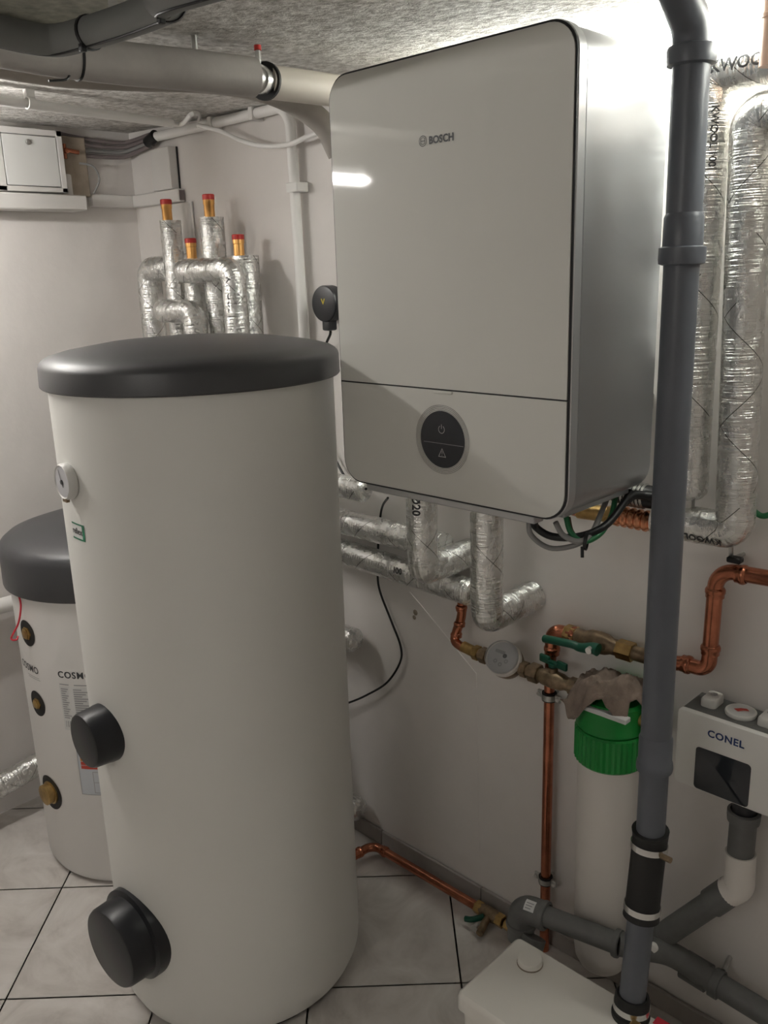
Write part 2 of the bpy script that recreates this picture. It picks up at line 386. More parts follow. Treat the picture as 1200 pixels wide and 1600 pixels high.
# floor tiles laid diagonally; u, v run at 45 degrees to the walls
TU, TV, GAP = 0.3337, 0.362, 0.0042
U0, V0 = -0.165, 0.808
def uvxy(u, v_): return V(((u+v_)/2**.5, (u-v_)/2**.5, 0))
WORLD['floor'] = WORLD[floor.name]
full = None
for i in range(-12, 16):
    for j in range(-5, 14):
        u0, u1, v0, v1 = U0+i*TU+GAP/2, U0+(i+1)*TU-GAP/2, V0+j*TV+GAP/2, V0+(j+1)*TV-GAP/2
        cs = [uvxy(u0, v0), uvxy(u1, v0), uvxy(u1, v1), uvxy(u0, v1)]
        ins = [(0.001 < c.x < XR-0.001 and YF+0.001 < c.y < -0.001) for c in cs]
        cen = uvxy((u0+u1)/2, (v0+v1)/2)
        if not any(ins) and not (0 < cen.x < XR and YF < cen.y < 0): continue
        if all(ins) and full is not None:
            o = bpy.data.objects.new('floor_tile', full); COL.objects.link(o)
        else:
            bm = bmesh.new(); bmesh.ops.create_cube(bm, size=1)
            for q in bm.verts:
                p = uvxy((u1-u0)*q.co.x, (v1-v0)*q.co.y); q.co = V((p.x, p.y, (q.co.z-0.5)*0.008))
            bmesh.ops.bevel(bm, geom=[e for e in bm.edges if all(abs(q.co.z) < 1e-6 for q in e.verts)], offset=0.0016, segments=1, affect='EDGES')
            if not all(ins):
                for co, no in (((0.002-cen.x, 0, 0), (-1, 0, 0)), ((XR-0.002-cen.x, 0, 0), (1, 0, 0)), ((0, YF+0.002-cen.y, 0), (0, -1, 0)), ((0, -0.002-cen.y, 0), (0, 1, 0))):
                    bmesh.ops.bisect_plane(bm, geom=bm.verts[:]+bm.edges[:]+bm.faces[:], plane_co=co, plane_no=no, clear_outer=True)
            if not bm.verts: bm.free(); continue
            bmesh.ops.recalc_face_normals(bm, faces=bm.faces[:])
            me = bpy.data.meshes.new('floor_tile'); bm.to_mesh(me); bm.free(); me.materials.append(MT['tile'])
            if all(ins): full = me
            o = bpy.data.objects.new('floor_tile', me); COL.objects.link(o)
        o.parent = floor; o.location = cen-V(floor.location)
# skirting tiles along the boiler wall
base = struct(MB().box((0.002, -0.0045, 0), (XR-0.002, -0.0002, 0.043)).build('baseboard_back', 'screed', flat=True))
sk = None
for k in range(-2, 7):
    x0, x1 = 0.953+0.343*k+0.002, 0.953+0.343*(k+1)-0.002
    x0, x1 = max(x0, 0.004), min(x1, XR-0.004)
    o = MB().box((x0, -0.011, 0.001), (x1, -0.002, 0.046+0.001*(k % 2)), 0.0012, 1).build('skirting_tile', 'skirt', base)

# ------------------------------------------------------------------ hanging tube lamp left of the frame, tube over the boiler
def tube_lamp(name, label, a, b, zt, mt, refl=True, rods=True):
    t = thing(name, label, 'lamp', ((a.x+b.x)/2, (a.y+b.y)/2, zt), None)
    d = (b-a).normalized(); side = V((0, 0, 1)).cross(d)
    A, B = V((a.x, a.y, zt)), V((b.x, b.y, zt))
    tube('fluorescent_tube', mt, [A, B], 0.013, t, 16)
    for P, s in ((A, -1), (B, 1)):
        MB().tube([P+d*s*0.001, P+d*s*0.03], 0.016, 16).build('end_cap', 'lampwhite', t)
    cz = min(ceil_z(A.x), ceil_z(B.x))
    if refl:
        mb = MB(); n = 10; vs = []
        for P in (A-d*0.03, B+d*0.03):
            for k in range(n+1):
                th = PI*(0.12+0.76*k/n); vs.append(P+side*0.062*math.cos(th)+V((0, 0, 0.046*math.sin(th)-0.004)))
        for P in (A-d*0.03, B+d*0.03):
            for k in range(n+1):
                th = PI*(0.12+0.76*k/n); vs.append(P+side*0.064*math.cos(th)+V((0, 0, 0.048*math.sin(th)-0.003)))
        q = n+1; fs = []
        for k in range(n):
            fs += [[k, k+1, q+k+1, q+k], [2*q+k, 3*q+k, 3*q+k+1, 2*q+k+1], [k, 2*q+k, 2*q+k+1, k+1], [q+k, q+k+1, 3*q+k+1, 3*q+k]]
        fs += [[0, q, 3*q, 2*q], [n, 2*q+n, 3*q+n, q+n]]
        mb.add(vs, fs); mb.build('reflector', 'lampwhite', t)
        for f in (0.2, 0.8):
            P = A.lerp(B, f); tube('hanger_rod', 'steel', [P+V((0, 0, 0.04)), V((P.x, P.y, ceil_z(P.x)+0.001))], 0.003, t, 8)
    else:
        lo = A-d*0.03; hi = B+d*0.03
        ang = math.atan2(d.y, d.x); M = Matrix.Translation((A+B)/2) @ Matrix.Rotation(ang, 4, 'Z'); L = (hi-lo).length/2
        MB().box((-L, -0.011, 0.030), (L, 0.011, 0.052), 0.003, 2, M).build('housing', 'lampwhite', t)
        for f in (0.2, 0.8):
            P = A.lerp(B, f); tube('hanger_rod', 'steel', [P+V((0, 0, 0.05)), V((P.x, P.y, ceil_z(P.x)+0.001))], 0.003, t, 8)
            e_ = A if f < 0.5 else B; MB().box(e_+V((-0.012, -0.012, -0.014)), e_+V((0.012, 0.012, 0.028)), 0.002, 1).build('lamp_holder', 'lampwhite', t)
    return t
tube_lamp('hanging_lamp', 'hanging fluorescent tube, seen only mirrored in the boiler glass', V((0.37, -1.34, 0)), V((0.37, -0.66, 0)), 1.79, 'tube', refl=False)
tube_lamp('hanging_lamp', 'unseen hanging fill tube, added behind the viewer to raise the ambient light', V((1.5, -2.55, 0)), V((2.3, -2.55, 0)), 1.79, 'fill_tube', refl=False)  # added fill lamp, out of view, lifts the general light level
bl = thing('batten_lamp', 'glowing white batten lamp along the ceiling edge behind the boiler top', 'lamp', (1.75, -0.08, 1.845))
MB().rprism(1.27, 2.40, -0.112, -0.048, 0.012, [(0.006, 1.846), (0, 1.851), (0, 1.8645), (0.002, 1.8655)], 5, lambda u, v_, d: V((u, v_, d-0.006*(u-1.75)/0.6))).build('diffuser', 'tube2', bl)
MB().box((1.27, -0.108, 1.8605), (2.40, -0.052, 1.895), 0.002, 1).build('housing', 'lampwhite', bl)

# ------------------------------------------------------------------ big storage tank
TX, TY, TR, TH = 0.9825, -0.4978, 0.2684, 1.3292
tank = thing('storage_tank', 'tall white cylindrical storage tank with flat charcoal lid in the foreground', 'tank', (TX, TY, 0))
MB().lathe([(0, 0.012), (TR-0.035, 0.012), (TR-0.012, 0.022), (TR-0.002, 0.045), (TR, 0.07), (TR, TH+0.01), (TR-0.01, TH+0.012), (0, TH+0.012)], (TX, TY, 0), n=96).build('jacket', 'tank', tank)
MB().lathe([(0, 0), (TR-0.03, 0), (TR-0.028, 0.016), (0, 0.016)], (TX, TY, 0), n=64).build('foot_ring', 'dark', tank)
MB().lathe([(TR+0.002, TH), (TR+0.011, TH), (TR+0.0135, TH+0.003), (TR+0.0125, TH+0.036), (TR+0.0105, TH+0.0425), (TR+0.006, TH+0.0475), (TR-0.002, TH+0.0525), (TR-0.03, TH+0.060),
            (TR*0.6, TH+0.072), (TR*0.3, TH+0.078), (0, TH+0.079)], (TX, TY, 0), n=96).build('lid', 'lid', tank)
def tcyl(cx, cy, r, az, zc, off=0.0008): return lambda x, y: V((cx+(r+off)*math.cos(az+x/r), cy+(r+off)*math.sin(az+x/r), zc+y))
# thermometer
p = oncyl(108, 750, TX, TY, TR); AZ = -PI/2-0.05
n0 = V((math.cos(AZ), math.sin(AZ), 0)); pc = V((TX, TY, p.z))+n0*TR
th = MB().lathe([(0.024, 0), (0.030, 0.002), (0.033, 0.006), (0.033, 0.016), (0.030, 0.020), (0.028, 0.018), (0, 0.018)], pc-n0*0.003, n0, 40).build('thermometer', 'white', tank)
MB().lathe([(0, 0.0181), (0.0275, 0.0181), (0.0275, 0.0186), (0, 0.0186)], pc-n0*0.003, n0, 40).build('dial', 'dial', th)
rt = V((-n0.y, n0.x, 0)); fdial = lambda x, y: pc+n0*0.0165+rt*x+V((0, 0, y))
mb = MB(); vs = [fdial(x, y) for x, y in ((-0.001, 0.001), (-0.009, 0.022), (-0.0105, 0.021), (-0.003, -0.001), (0.003, -0.010), (0.0045, -0.009))]
mb.add(vs, [[0, 1, 2, 3], [0, 3, 4, 5]]); mb.lathe([(0, 0.0), (0.004, 0), (0.004, 0.002), (0, 0.002)], fdial(0, 0)-n0*0.0005, n0, 16); mb.build('pointer', 'ink', th, flat=True)
MB().box(V((-0.008, -0.004, -0.037)), V((0.008, 0.003, -0.029)), 0.001, 1, Matrix.Translation(pc+n0*0.012) @ Matrix.Rotation(AZ+PI/2, 4, 'Z')).build('adjusting_tab', 'oldbrass', th)
# reflex sticker
f = tcyl(TX, TY, TR, AZ+0.02, oncyl(121, 830, TX, TY, TR).z, 0.0006)
mb = MB(); patch(mb, f, -0.024, 0.024, -0.0155, 0.0155); st = mb.build('sticker', 'paper', tank)
f2 = tcyl(TX, TY, TR, AZ+0.02, oncyl(121, 830, TX, TY, TR).z, 0.0010)
mb = MB(); patch(mb, f2, -0.024, 0.024, 0.0125, 0.0155); patch(mb, f2, -0.024, 0.024, -0.0155, -0.0125); patch(mb, f2, 0.016, 0.024, -0.0125, 0.0125); mb.build('border', 'refgreen', st)
text('lettering', 'ink', st, 'reflex', 0.0165, lambda x, y: f2(x-0.004, y), 0.02)
# flange covers
def cover(px, py, r, depth, seat, name, label, az=0.0):
    P = oncyl(px, py, TX, TY, TR); nn = V((math.cos(-PI/2+az), math.sin(-PI/2+az), 0)); c = V((TX, TY, P.z))+nn*(TR*math.cos(0))
    o = MB().lathe([(0, depth), (r-0.008, depth), (r-0.003, depth-0.002), (r, depth-0.008), (r+0.002, 0.012), (r+seat, 0.008), (r+seat+0.001, -0.03), (0, -0.03)], c, nn, 56).build(name, 'cover', tank)
    o['label'] = label; return o
cover(163, 1142, 0.0545, 0.048, 0.003, 'flange_cover', 'small round black cover halfway up the jacket')
cover(221, 1463, 0.083, 0.062, 0.012, 'flange_cover', 'large round black cover near the foot', 0.06)

# ------------------------------------------------------------------ COSMO buffer tank
BX, BY, BR = 0.3794, -0.4016, 0.255
bt = thing('buffer_tank', 'shorter white cylindrical tank with dark domed lid behind the tall one', 'tank', (BX, BY, 0))
BH = oncyl(100, 943, BX, BY, BR+0.012).z
MB().lathe([(0, 0), (BR-0.025, 0), (BR-0.008, 0.008), (BR, 0.025), (BR, BH+0.01), (0, BH+0.012)], (BX, BY, 0), n=80).build('jacket', 'tank2', bt)
MB().lathe([(BR+0.002, BH), (BR+0.014, BH), (BR+0.015, BH+0.004), (BR+0.014, BH+0.085), (BR+0.008, BH+0.105), (BR-0.006, BH+0.116), (BR-0.05, BH+0.130), (BR*0.5, BH+0.148), (0, BH+0.155)], (BX, BY, 0), n=80).build('lid', 'lid', bt)
AB = -PI/2+0.06
def port(px, py, r, plug, label, out=0.0):
    P = oncyl(px, py, BX, BY, BR); nn = V((math.cos(AB), math.sin(AB), 0)); c = V((BX, BY, P.z))+nn*BR
    fp = tcyl(BX, BY, BR, AB, P.z, 0.0009)
    mb = MB(); vs = [fp(0, 0)]; n = 36
    vs += [fp(r*math.cos(2*PI*k/n), r*math.sin(2*PI*k/n)) for k in range(n)]
    mb.add(vs, [[0, 1+k, 1+(k+1) % n] for k in range(n)]); o = mb.build('port_ring', 'rubber', bt); o['label'] = label
    mb = MB()
    mb.lathe([(0.001, -0.005), (plug*1.15, -0.005), (plug*1.15, 0.003), (plug, 0.004), (plug, 0.007+out), (plug*0.7, 0.009+out), (0, 0.009+out)], c, nn, 6 if plug < 0.02 else 24); mb.build('plug', 'brass', o)
    return c, nn
c1, nn1 = port(40, 988, 0.034, 0.015, 'dark round port with brass sensor well')
port(59, 1099, 0.034, 0.013, 'dark round port with small brass plug')
port(85, 1241, 0.047, 0.027, 'dark round port with large brass plug', 0.012)
pa = V((BX, BY, BH))+nn1*(BR+0.004)+V((-0.01, 0, 0.004))
tube('sensor_wire', 'redwire', smooth_path([pa, pa+V((0.012, -0.002, -0.03)), c1+nn1*0.020+V((0.006, 0, 0.035)), c1+nn1*0.036+V((-0.012, 0, -0.004)), c1+nn1*0.030+V((0.004, 0, -0.006)), c1+nn1*0.024]), 0.0024, bt, 8)
tz = oncyl(45, 1042, BX, BY, BR).z
text('brand_lettering', 'ink', bt, 'COSMO', 0.026, tcyl(BX, BY, BR, -PI/2-0.02, tz), 0.01, 1.05)
f = tcyl(BX, BY, BR, -PI/2+0.06, tz-0.020); mb = MB()
patch(mb, f, -0.030, 0.026, 0.0, 0.0012); patch(mb, f, -0.026, 0.03, -0.005, -0.0038); mb.build('small_print', 'greyink', bt)
P = oncyl(116, 1056, BX, BY, BR); azl = math.atan2(P.y-BY, P.x-BX)
text('brand_lettering', 'ink', bt, 'COSMO', 0.024, tcyl(BX, BY, BR, azl, P.z), 0.02, 1.1)
f = tcyl(BX, BY, BR, azl, P.z, 0.0005); ft = tcyl(BX, BY, BR, azl, P.z, 0.001)
mb = MB(); patch(mb, f, -0.046, 0.06, -0.150, -0.030); ds = mb.build('data_label', 'paper', bt)
mb = MB(); patch(mb, ft, -0.044, -0.018, -0.0265, -0.024); patch(mb, ft, -0.004, 0.05, -0.0265, -0.024)
for k in range(14):
    zz = -0.036-0.006*k; patch(mb, ft, -0.042, -0.042+0.020-0.004*(k % 3), zz-0.0028, zz); patch(mb, ft, -0.008, -0.008+0.022+0.010*((k*5) % 3), zz-0.0028, zz)
for k in range(12): patch(mb, ft, -0.040+0.0055*k, -0.0385+0.0055*k+0.0012*(k % 3), -0.141, -0.124, 1)
mb.build('printed_lines', 'greyink', ds)
zt_, zb_l = oncyl(118, 1118, BX, BY, BR).z, oncyl(133, 1241, BX, BY, BR).z; pe = oncyl(124, 1205, BX, BY, BR); aze = math.atan2(pe.y-BY, pe.x-BX)
f = tcyl(BX, BY, BR, aze, zb_l, 0.0005); ft = tcyl(BX, BY, BR, aze, zb_l, 0.0010); LH = zt_-zb_l
mb = MB(); patch(mb, f, 0, 0.105, 0, LH); es = mb.build('energy_label', 'lgreyblue', bt)
mb = MB(); patch(mb, ft, 0, 0.0015, 0, LH); patch(mb, ft, 0, 0.105, 0, 0.0015); patch(mb, ft, 0.036, 0.0375, 0.006, 0.066); patch(mb, ft, 0.036, 0.09, 0.0645, 0.066); patch(mb, ft, 0.036, 0.09, 0.035, 0.0365); patch(mb, ft, 0.036, 0.09, 0.006, 0.0075)
mb.build('outline', 'greyink', es)
zg0, zg1 = oncyl(128, 1166, BX, BY, BR).z-zb_l, oncyl(132, 1202, BX, BY, BR).z-zb_l
for k, c in enumerate(('lgreen', 'lgreen2', 'lyellow', 'lorange', 'lred', 'lred')):
    mb = MB(); h_ = (zg0-zg1)/6; z1 = zg0-h_*k; patch(mb, ft, 0.008, 0.035+0.008*k, z1-h_*0.86, z1); mb.build('efficiency_bar', c, es)

# ------------------------------------------------------------------ wall boiler
X0, X1, Z0, Z1, YB = 1.2605, 1.7454, 1.1406, 1.8316, -0.3723
ZS = 1.3266; YBK = -0.112
bo = thing('wall_boiler', 'large silver wall-mounted heating unit with white glass front and round touch display', 'boiler', ((X0+X1)/2, (YB+YBK)/2, Z0-0.012))
ins = 0.0015
MB().rprism(X0+ins, X1-ins, Z0+ins, Z1-ins, 0.046, [(0.03, YBK+0.001), (0.006, YBK), (0, YBK-0.006), (0, YB+0.0285), (0.0015, YB+0.0275), (0.01, YB+0.0275)], 8).build('casing', 'silver', bo)
MB().rprism(X0+0.004, X1-0.004, Z0+0.004, Z1-0.004, 0.042, [(0, YB+0.030), (0, YB+0.021)], 8).build('seam_gap', 'dark', bo)
MB().rprism(X0, X1, Z0, Z1, 0.044, [(0.01, YB+0.0245), (0, YB+0.0235), (0, YB+0.006), (0.0012, YB+0.0045), (0.01, YB+0.0045)], 8).build('front_trim', 'trim', bo)
MB().rprism(X0+0.0012, X1-0.0012, Z0+0.0012, Z1-0.0012, 0.043, [(0, YB+0.0046), (0, YB+0.0022), (0.01, YB+0.0022)], 8).build('gasket', 'dark', bo)
def halfpanel(z0, z1, top, name):
    """glass plate rounded only at its free corners"""
    a, b, r, n = X0+0.0045, X1-0.0045, 0.040, 8; out = []
    if top:
        out = [(a, z0), (b, z0)]+[(b-r+r*math.cos(t), z1-r+r*math.sin(t)) for t in [PI/2*k/n for k in range(n+1)]]+[(a+r+r*math.cos(t), z1-r+r*math.sin(t)) for t in [PI/2+PI/2*k/n for k in range(n+1)]]
    else:
        out = [(b, z1), (a, z1)]+[(a+r+r*math.cos(t), z0+r+r*math.sin(t)) for t in [PI+PI/2*k/n for k in range(n+1)]]+[(b-r+r*math.cos(t), z0+r+r*math.sin(t)) for t in [1.5*PI+PI/2*k/n for k in range(n+1)]]
    m_ = len(out); mb = MB(); vs = [V((x, YB, z)) for x, z in out]+[V((x, YB+0.0035, z)) for x, z in out]
    mb.add(vs, [list(range(m_)), list(range(m_, 2*m_))[::-1]]+[[i, m_+i, m_+(i+1) % m_, (i+1) % m_] for i in range(m_)])
    return mb.build(name, 'glass', bo)
up = halfpanel(ZS+0.0013, Z1-0.0045, True, 'upper_glass'); lo = halfpanel(Z0+0.0045, ZS-0.0013, False, 'lower_glass')
pl = lambda cx, cz, off=0.0006: (lambda x, y: V((cx+x, YB-off, cz+y)))
q = at(692, 613, y=YB); MB().rprism(q.x-0.020, q.x+0.020, ZS-0.0065, ZS-0.0014, 0.002, [(0, YB+0.001), (0, YB-0.0012), (0.0008, YB-0.0016)], 3).build('grip_tab', 'glass', lo)
q = at(661, 220.5, y=YB); mb = MB(); fe = pl(q.x, q.z)
ring2d(mb, fe, 0.0070, 0.0080, 32); ring2d(mb, fe, 0.0046, 0.0054, 24, PI*0.2, PI*0.8); ring2d(mb, fe, 0.0046, 0.0054, 24, -PI*0.8, -PI*0.2)
for x0, x1, y0, y1 in ((-0.0046, -0.0036, -0.004, 0.004), (0.0036, 0.0046, -0.004, 0.004), (-0.004, 0.004, -0.0005, 0.0005)): patch(mb, fe, x0, x1, y0, y1, 1)
mb.build('emblem', 'ink', up, flat=True)
q2 = at(689.5, 217, y=YB); text('lettering', 'ink', up, 'BOSCH', 0.0150, pl(q2.x, q2.z), 0.035, 1.02)
# display
q = at(691, 687, y=YB); fd = pl(q.x, q.z); R0 = 0.0475
di = MB().lathe([(0, 0.0006), (R0, 0.0006), (R0+0.0004, 0), (0, 0)], (q.x, YB, q.z), (0, -1, 0), 56).build('display', 'disp', bo)
for k, rr in enumerate((0.0492, 0.0518, 0.0545, 0.0570)):
    mb = MB(); ring2d(mb, fd, rr, rr+0.0006, 64); mb.build('display_ring', 'dark', di)
fi = pl(q.x, q.z, 0.0012)
qp = at(690.5, 671, y=YB); qw = at(691.5, 708, y=YB); ql = at(691, 693, y=YB)
fpow = pl(qp.x, qp.z, 0.0012); mb = MB(); ring2d(mb, fpow, 0.0058, 0.0068, 28, PI*0.68, PI*2.32); patch(mb, fpow, -0.0005, 0.0005, 0.001, 0.0085, 1); mb.build('power_icon', 'icon', di, flat=True)
fw_ = pl(qw.x, qw.z, 0.0012); mb = MB(); tri = [(-0.0085, -0.0065), (0.0085, -0.0065), (0, 0.0085)]; tin = [(-0.0066, -0.0054), (0.0066, -0.0054), (0, 0.0064)]
mb.add([fw_(*a) for a in tri+tin], [[0, 1, 4, 3], [1, 2, 5, 4], [2, 0, 3, 5]]); patch(mb, fw_, -0.0005, 0.0005, -0.0015, 0.0035, 1); patch(mb, fw_, -0.0005, 0.0005, -0.004, -0.003, 1); mb.build('warning_icon', 'icon', di, flat=True)
mb = MB(); patch(mb, fi, -0.040, 0.046, ql.z-q.z-0.0004, ql.z-q.z+0.0004, 1); mb.build('divider_line', 'greyink', di, flat=True)
# underside rail and rear mounting frame
MB().box((X0+0.055, YB+0.004, Z0-0.011), (X1-0.060, YB+0.030, Z0+0.0015), 0.0015, 1).build('bottom_rail', 'trim', bo)
MB().box((X0+0.03, YB+0.040, Z0-0.004), (X1-0.03, YBK-0.02, Z0+0.01), 0.002, 1).build('underside_tray', 'silver', bo)
for z in (Z0+0.12, Z1-0.12):
    for x in (X0+0.06, X1-0.09): MB().box((x, YBK-0.002, z), (x+0.03, -0.0005, z+0.03), 0.002, 1).build('wall_spacer', 'steel', bo)

# round black gateway on the wall left of the boiler
g = at(505, 475, y=-0.05); gw = thing('wireless_gateway', 'round black plug-in gateway with yellow mark on the wall beside the boiler', 'gateway', (g.x, -0.0, g.z-0.045))
MB().lathe([(0.03, 0), (0.034, 0.002), (0.034, 0.016), (0.041, 0.018), (0.042, 0.022)]+[(0.042-0.0008*(k % 2), 0.022+0.003*k) for k in range(1, 8)]+[(0.042, 0.046), (0.0405, 0.049), (0.038, 0.050), (0, 0.050)], (g.x, 0, g.z), (0, -1, 0), 48).build('housing', 'cover', gw)
MB().box((g.x-0.013, -0.046, g.z-0.062), (g.x+0.013, -0.020, g.z-0.034), 0.004, 2).build('cable_grip', 'cover', gw)
mb = MB(); mb.add([V((g.x+a, -0.0508, g.z+b)) for a, b in ((-0.007, 0.012), (-0.0035, 0.012), (0, 0.004), (0.0035, 0.012), (0.007, 0.012), (0.001, -0.001), (-0.001, -0.001))], [[0, 1, 2, 6], [2, 3, 4, 5], [2, 5, 6]]); mb.build('mark', 'yellow', gw, flat=True)
cp = [V((g.x, -0.033, g.z-0.055))]+[at(a, b, y=c) for a, b, c in ((516, 522, -0.03), (508, 545, -0.02), (503, 600, -0.012), (510, 680, -0.012), (533, 735, -0.02), (548, 752, -0.04), (572, 764, -0.08))]
tube('cable', 'cable', smooth_path(cp), 0.0032, gw, 8)

# ------------------------------------------------------------------ grey vertical drain pipe
DX, DY = 1.845, -0.25
dp = thing('drain_pipe', 'tall dark grey plastic drain pipe running from ceiling to the pump box', 'pipe', (1.85, -0.293, 0.26))
def zpx(py, x=DX, y=DY):   # height on the pipe that shows at pixel row py
    best = None
    lo_, hi_ = 0.0, 2.0
    for _ in range(40):
        mid = (lo_+hi_)/2; v = V((x, y, mid))-CAM; row = 800+FPX*v.dot(DOWN)/v.dot(_f)
        if row > py: lo_ = mid
        else: hi_ = mid
    return (lo_+hi_)/2
zA, zB, zC, zD, zE = zpx(88), zpx(375), zpx(1190), zpx(1310), zpx(1418)
rp = 0.0245
top = V((1.842, DY, 1.846))
MB().tube(fillet([V((DX-0.002, DY, zA-0.01)), V((DX-0.003, DY, 1.812)), V((DX-0.006, DY-0.075, 1.876))], 0.04, 8), 0.0255).build('top_elbow', 'htgrey', dp)
MB().lathe([(rp, -0.012), (0.0315, -0.010), (0.0325, -0.004), (0.0325, 0.008), (0.0315, 0.012), (0.0255, 0.014)], (DX-0.002, DY, zA), n=32).build('socket_ring', 'htgrey', dp)
tube('pipe_section', 'htgrey', [V((DX-0.002, DY, zA)), V((DX, DY, zB))], rp, dp, 28)
MB().lathe([(rp, -0.034), (0.0315, -0.032), (0.0325, -0.026), (0.0320, -0.010), (0.0275, -0.008), (0.0270, 0.030), (rp, 0.036)], (DX, DY, zB), n=32).build('socket', 'htgrey', dp)
tube('pipe_section', 'htgrey', [V((DX, DY, zB)), V((DX+0.002, DY, zC))], rp, dp, 28)
MB().lathe([(rp-0.001, -0.016), (0.0285, -0.013), (0.0295, -0.006), (0.0285, 0.002), (0.0270, 0.004), (0.0268, 0.045), (rp, 0.05)], (DX+0.002, DY, zC), n=32).build('socket', 'htgrey', dp)
pD = V((1.8465, DY, zD)); pE = at(1003, 1420, y=-0.268); pF = V((1.850, -0.293, 0.262))
tube('pipe_section', 'htgrey', [V((DX+0.002, DY, zC)), pD+V((0, 0, -0.03))], rp-0.001, dp, 28)
co = MB().tube(smooth_path([pD+V((0, 0, 0.018)), pD, pD.lerp(pE, 0.5), pE, pE+(pE-pD).normalized()*0.014], 5), lambda t: 0.0285+0.0022*abs(2*t-1)**6, 28).build('rubber_coupling', 'rubber', dp)
def band(P, d, r, parent, wd=0.011):
    d = d.normalized(); MB().lathe([(r, -wd/2), (r+0.0012, -wd/2), (r+0.0012, wd/2), (r, wd/2)], P, d, 32).build('hose_clamp', 'bright', parent)
ax = (pE-pD).normalized()
band(pD+ax*0.012, ax, 0.0298, co); band(pE-ax*0.004, ax, 0.0298, co)
MB().tube([pD+ax*0.012+V((0.028, -0.012, 0)), pD+ax*0.012+V((0.046, -0.014, 0.001))], 0.005, 8).build('clamp_screw', 'oldbrass', co)
tube('pipe_section', 'htgrey', pathx(pE, V((1.850, -0.293, 0.26)), 4), rp-0.002, dp, 28)

# ------------------------------------------------------------------ pump box
pm = thing('lifting_pump', 'low white wastewater pump box on the floor with round cap', 'pump', (1.80, -0.365, 0))
PX0, PX1, PY0, PY1, PZ = 1.592, 2.02, -0.462, -0.268, 0.25
fnz = lambda u, v_, d: V((u, v_, d))
MB().rprism(PX0+0.008, PX1-0.008, PY0+0.008, PY1-0.008, 0.012, [(0.012, 0.0), (0.008, 0.006), (0.0, 0.215), (0.004, 0.216)], 6, fnz).build('tub', 'pump', pm)
MB().rprism(PX0, PX1, PY0, PY1, 0.014, [(0.003, 0.214), (0, 0.217), (0, 0.240), (0.002, 0.246), (0.007, 0.250)], 6, fnz).build('lid', 'pump', pm)
c = at(828, 1505, z=PZ); MB().lathe([(0.0235, 0.0025), (0.0235, 0.0105), (0.0222, 0.0125), (0, 0.013)], (c.x, c.y, PZ), n=36).build('cap', 'pump', pm)
MB().lathe([(0.0245, -0.0005), (0.0245, 0.0015), (0.0215, 0.003), (0, 0.003)], (c.x, c.y, PZ), n=36).build('cap_seat', 'board', pm)
MB().lathe([(0.024, -0.004), (0.033, -0.004), (0.033, 0.004), (0.0305, 0.006), (0.030, 0.034), (0.0275, 0.040), (0.0235, 0.040)], (1.850, -0.293, PZ), (0.0, 0.12, 1), 32).build('collar', 'rubber', pm)
MB().lathe([(0.0302, 0.012), (0.0315, 0.012), (0.0315, 0.023), (0.0302, 0.023)], (1.850, -0.293, PZ), (0.0, 0.12, 1), 32).build('hose_clamp', 'bright', pm)
MB().box((1.868, -0.334, PZ+0.012), (1.884, -0.318, PZ+0.024), 0.002, 1).build('clamp_screw', 'brass', pm)
c = at(1040, 1601, z=PZ); mb = MB(); mb.box((c.x-0.018, c.y-0.012, PZ-0.0005), (c.x+0.03, c.y+0.006, PZ+0.0008)); mb.build('warning_sticker', 'redsticker', pm, flat=True)

# ------------------------------------------------------------------ drain line at the foot of the wall
dl = thing('floor_drain_line', 'dusty grey drain line low along the wall with tee at its left end', 'pipe', (1.7, -0.1, 0.1))
L0, L1 = at(818, 1418, y=-0.215), at(965, 1474, y=-0.185)
Y0_, Y1_, Y2_ = at(1012, 1482, y=-0.15), at(1117, 1535, y=-0.065), at(1230, 1604, y=-0.065)
dirL = (L1-L0).normalized(); rl = 0.0205
tube('pipe_section', 'htgrey2', pathx(L0+dirL*0.02, L1, 4), rl, dl, 24)
MB().tube(fillet([L0+dirL*0.045, L0-dirL*0.004, L0+V((-0.006, 0, -0.075))], 0.03), 0.0275, 24).build('elbow', 'htgrey2', dl)
for P, d, r in ((L0+dirL*0.046, dirL, 0.0285), (L0+V((-0.005, 0, -0.040)), V((0, 0, 1)), 0.0305), (L1, dirL, 0.0255)):
    MB().lathe([(r-0.006, -0.006), (r, -0.005), (r+0.001, 0), (r, 0.005), (r-0.006, 0.006)], P, d, 28).build('socket_ring', 'htgrey2', dl)
MB().tube(fillet([L0+V((0.034, -0.010, -0.045)), L0+V((0.034, -0.028, -0.075)), L0+V((0.034, -0.028, -0.14))], 0.02), 0.024, 24).build('lower_elbow', 'htgrey2', dl)
fl = L0+dirL*0.022; nn = (CAM-fl); nn = (nn-dirL*nn.dot(dirL)).normalized(); nn = (nn+V((0, 0, 0.5))); nn = (nn-dirL*nn.dot(dirL)).normalized(); mm_ = nn.cross(dirL)
def fcyl(P, a, nr, r, off=0.0008):
    a = a.normalized(); nr = (nr-a*nr.dot(a)).normalized(); m_ = nr.cross(a); return lambda x, y: P+a*x+(r+off)*(math.cos(y/r)*nr+math.sin(y/r)*m_)
fb = fcyl(fl, dirL, nn, 0.0275); mb = MB(); vs = [fb(x, -0.011+0.022*k/6) for k in range(7) for x in (-0.011, 0.011)]; mb.add(vs, [[2*k, 2*k+1, 2*k+3, 2*k+2] for k in range(6)]); sl = mb.build('paper_label', 'paper', dl)
mb = MB(); fb2 = fcyl(fl, dirL, nn, 0.0275, 0.0013)
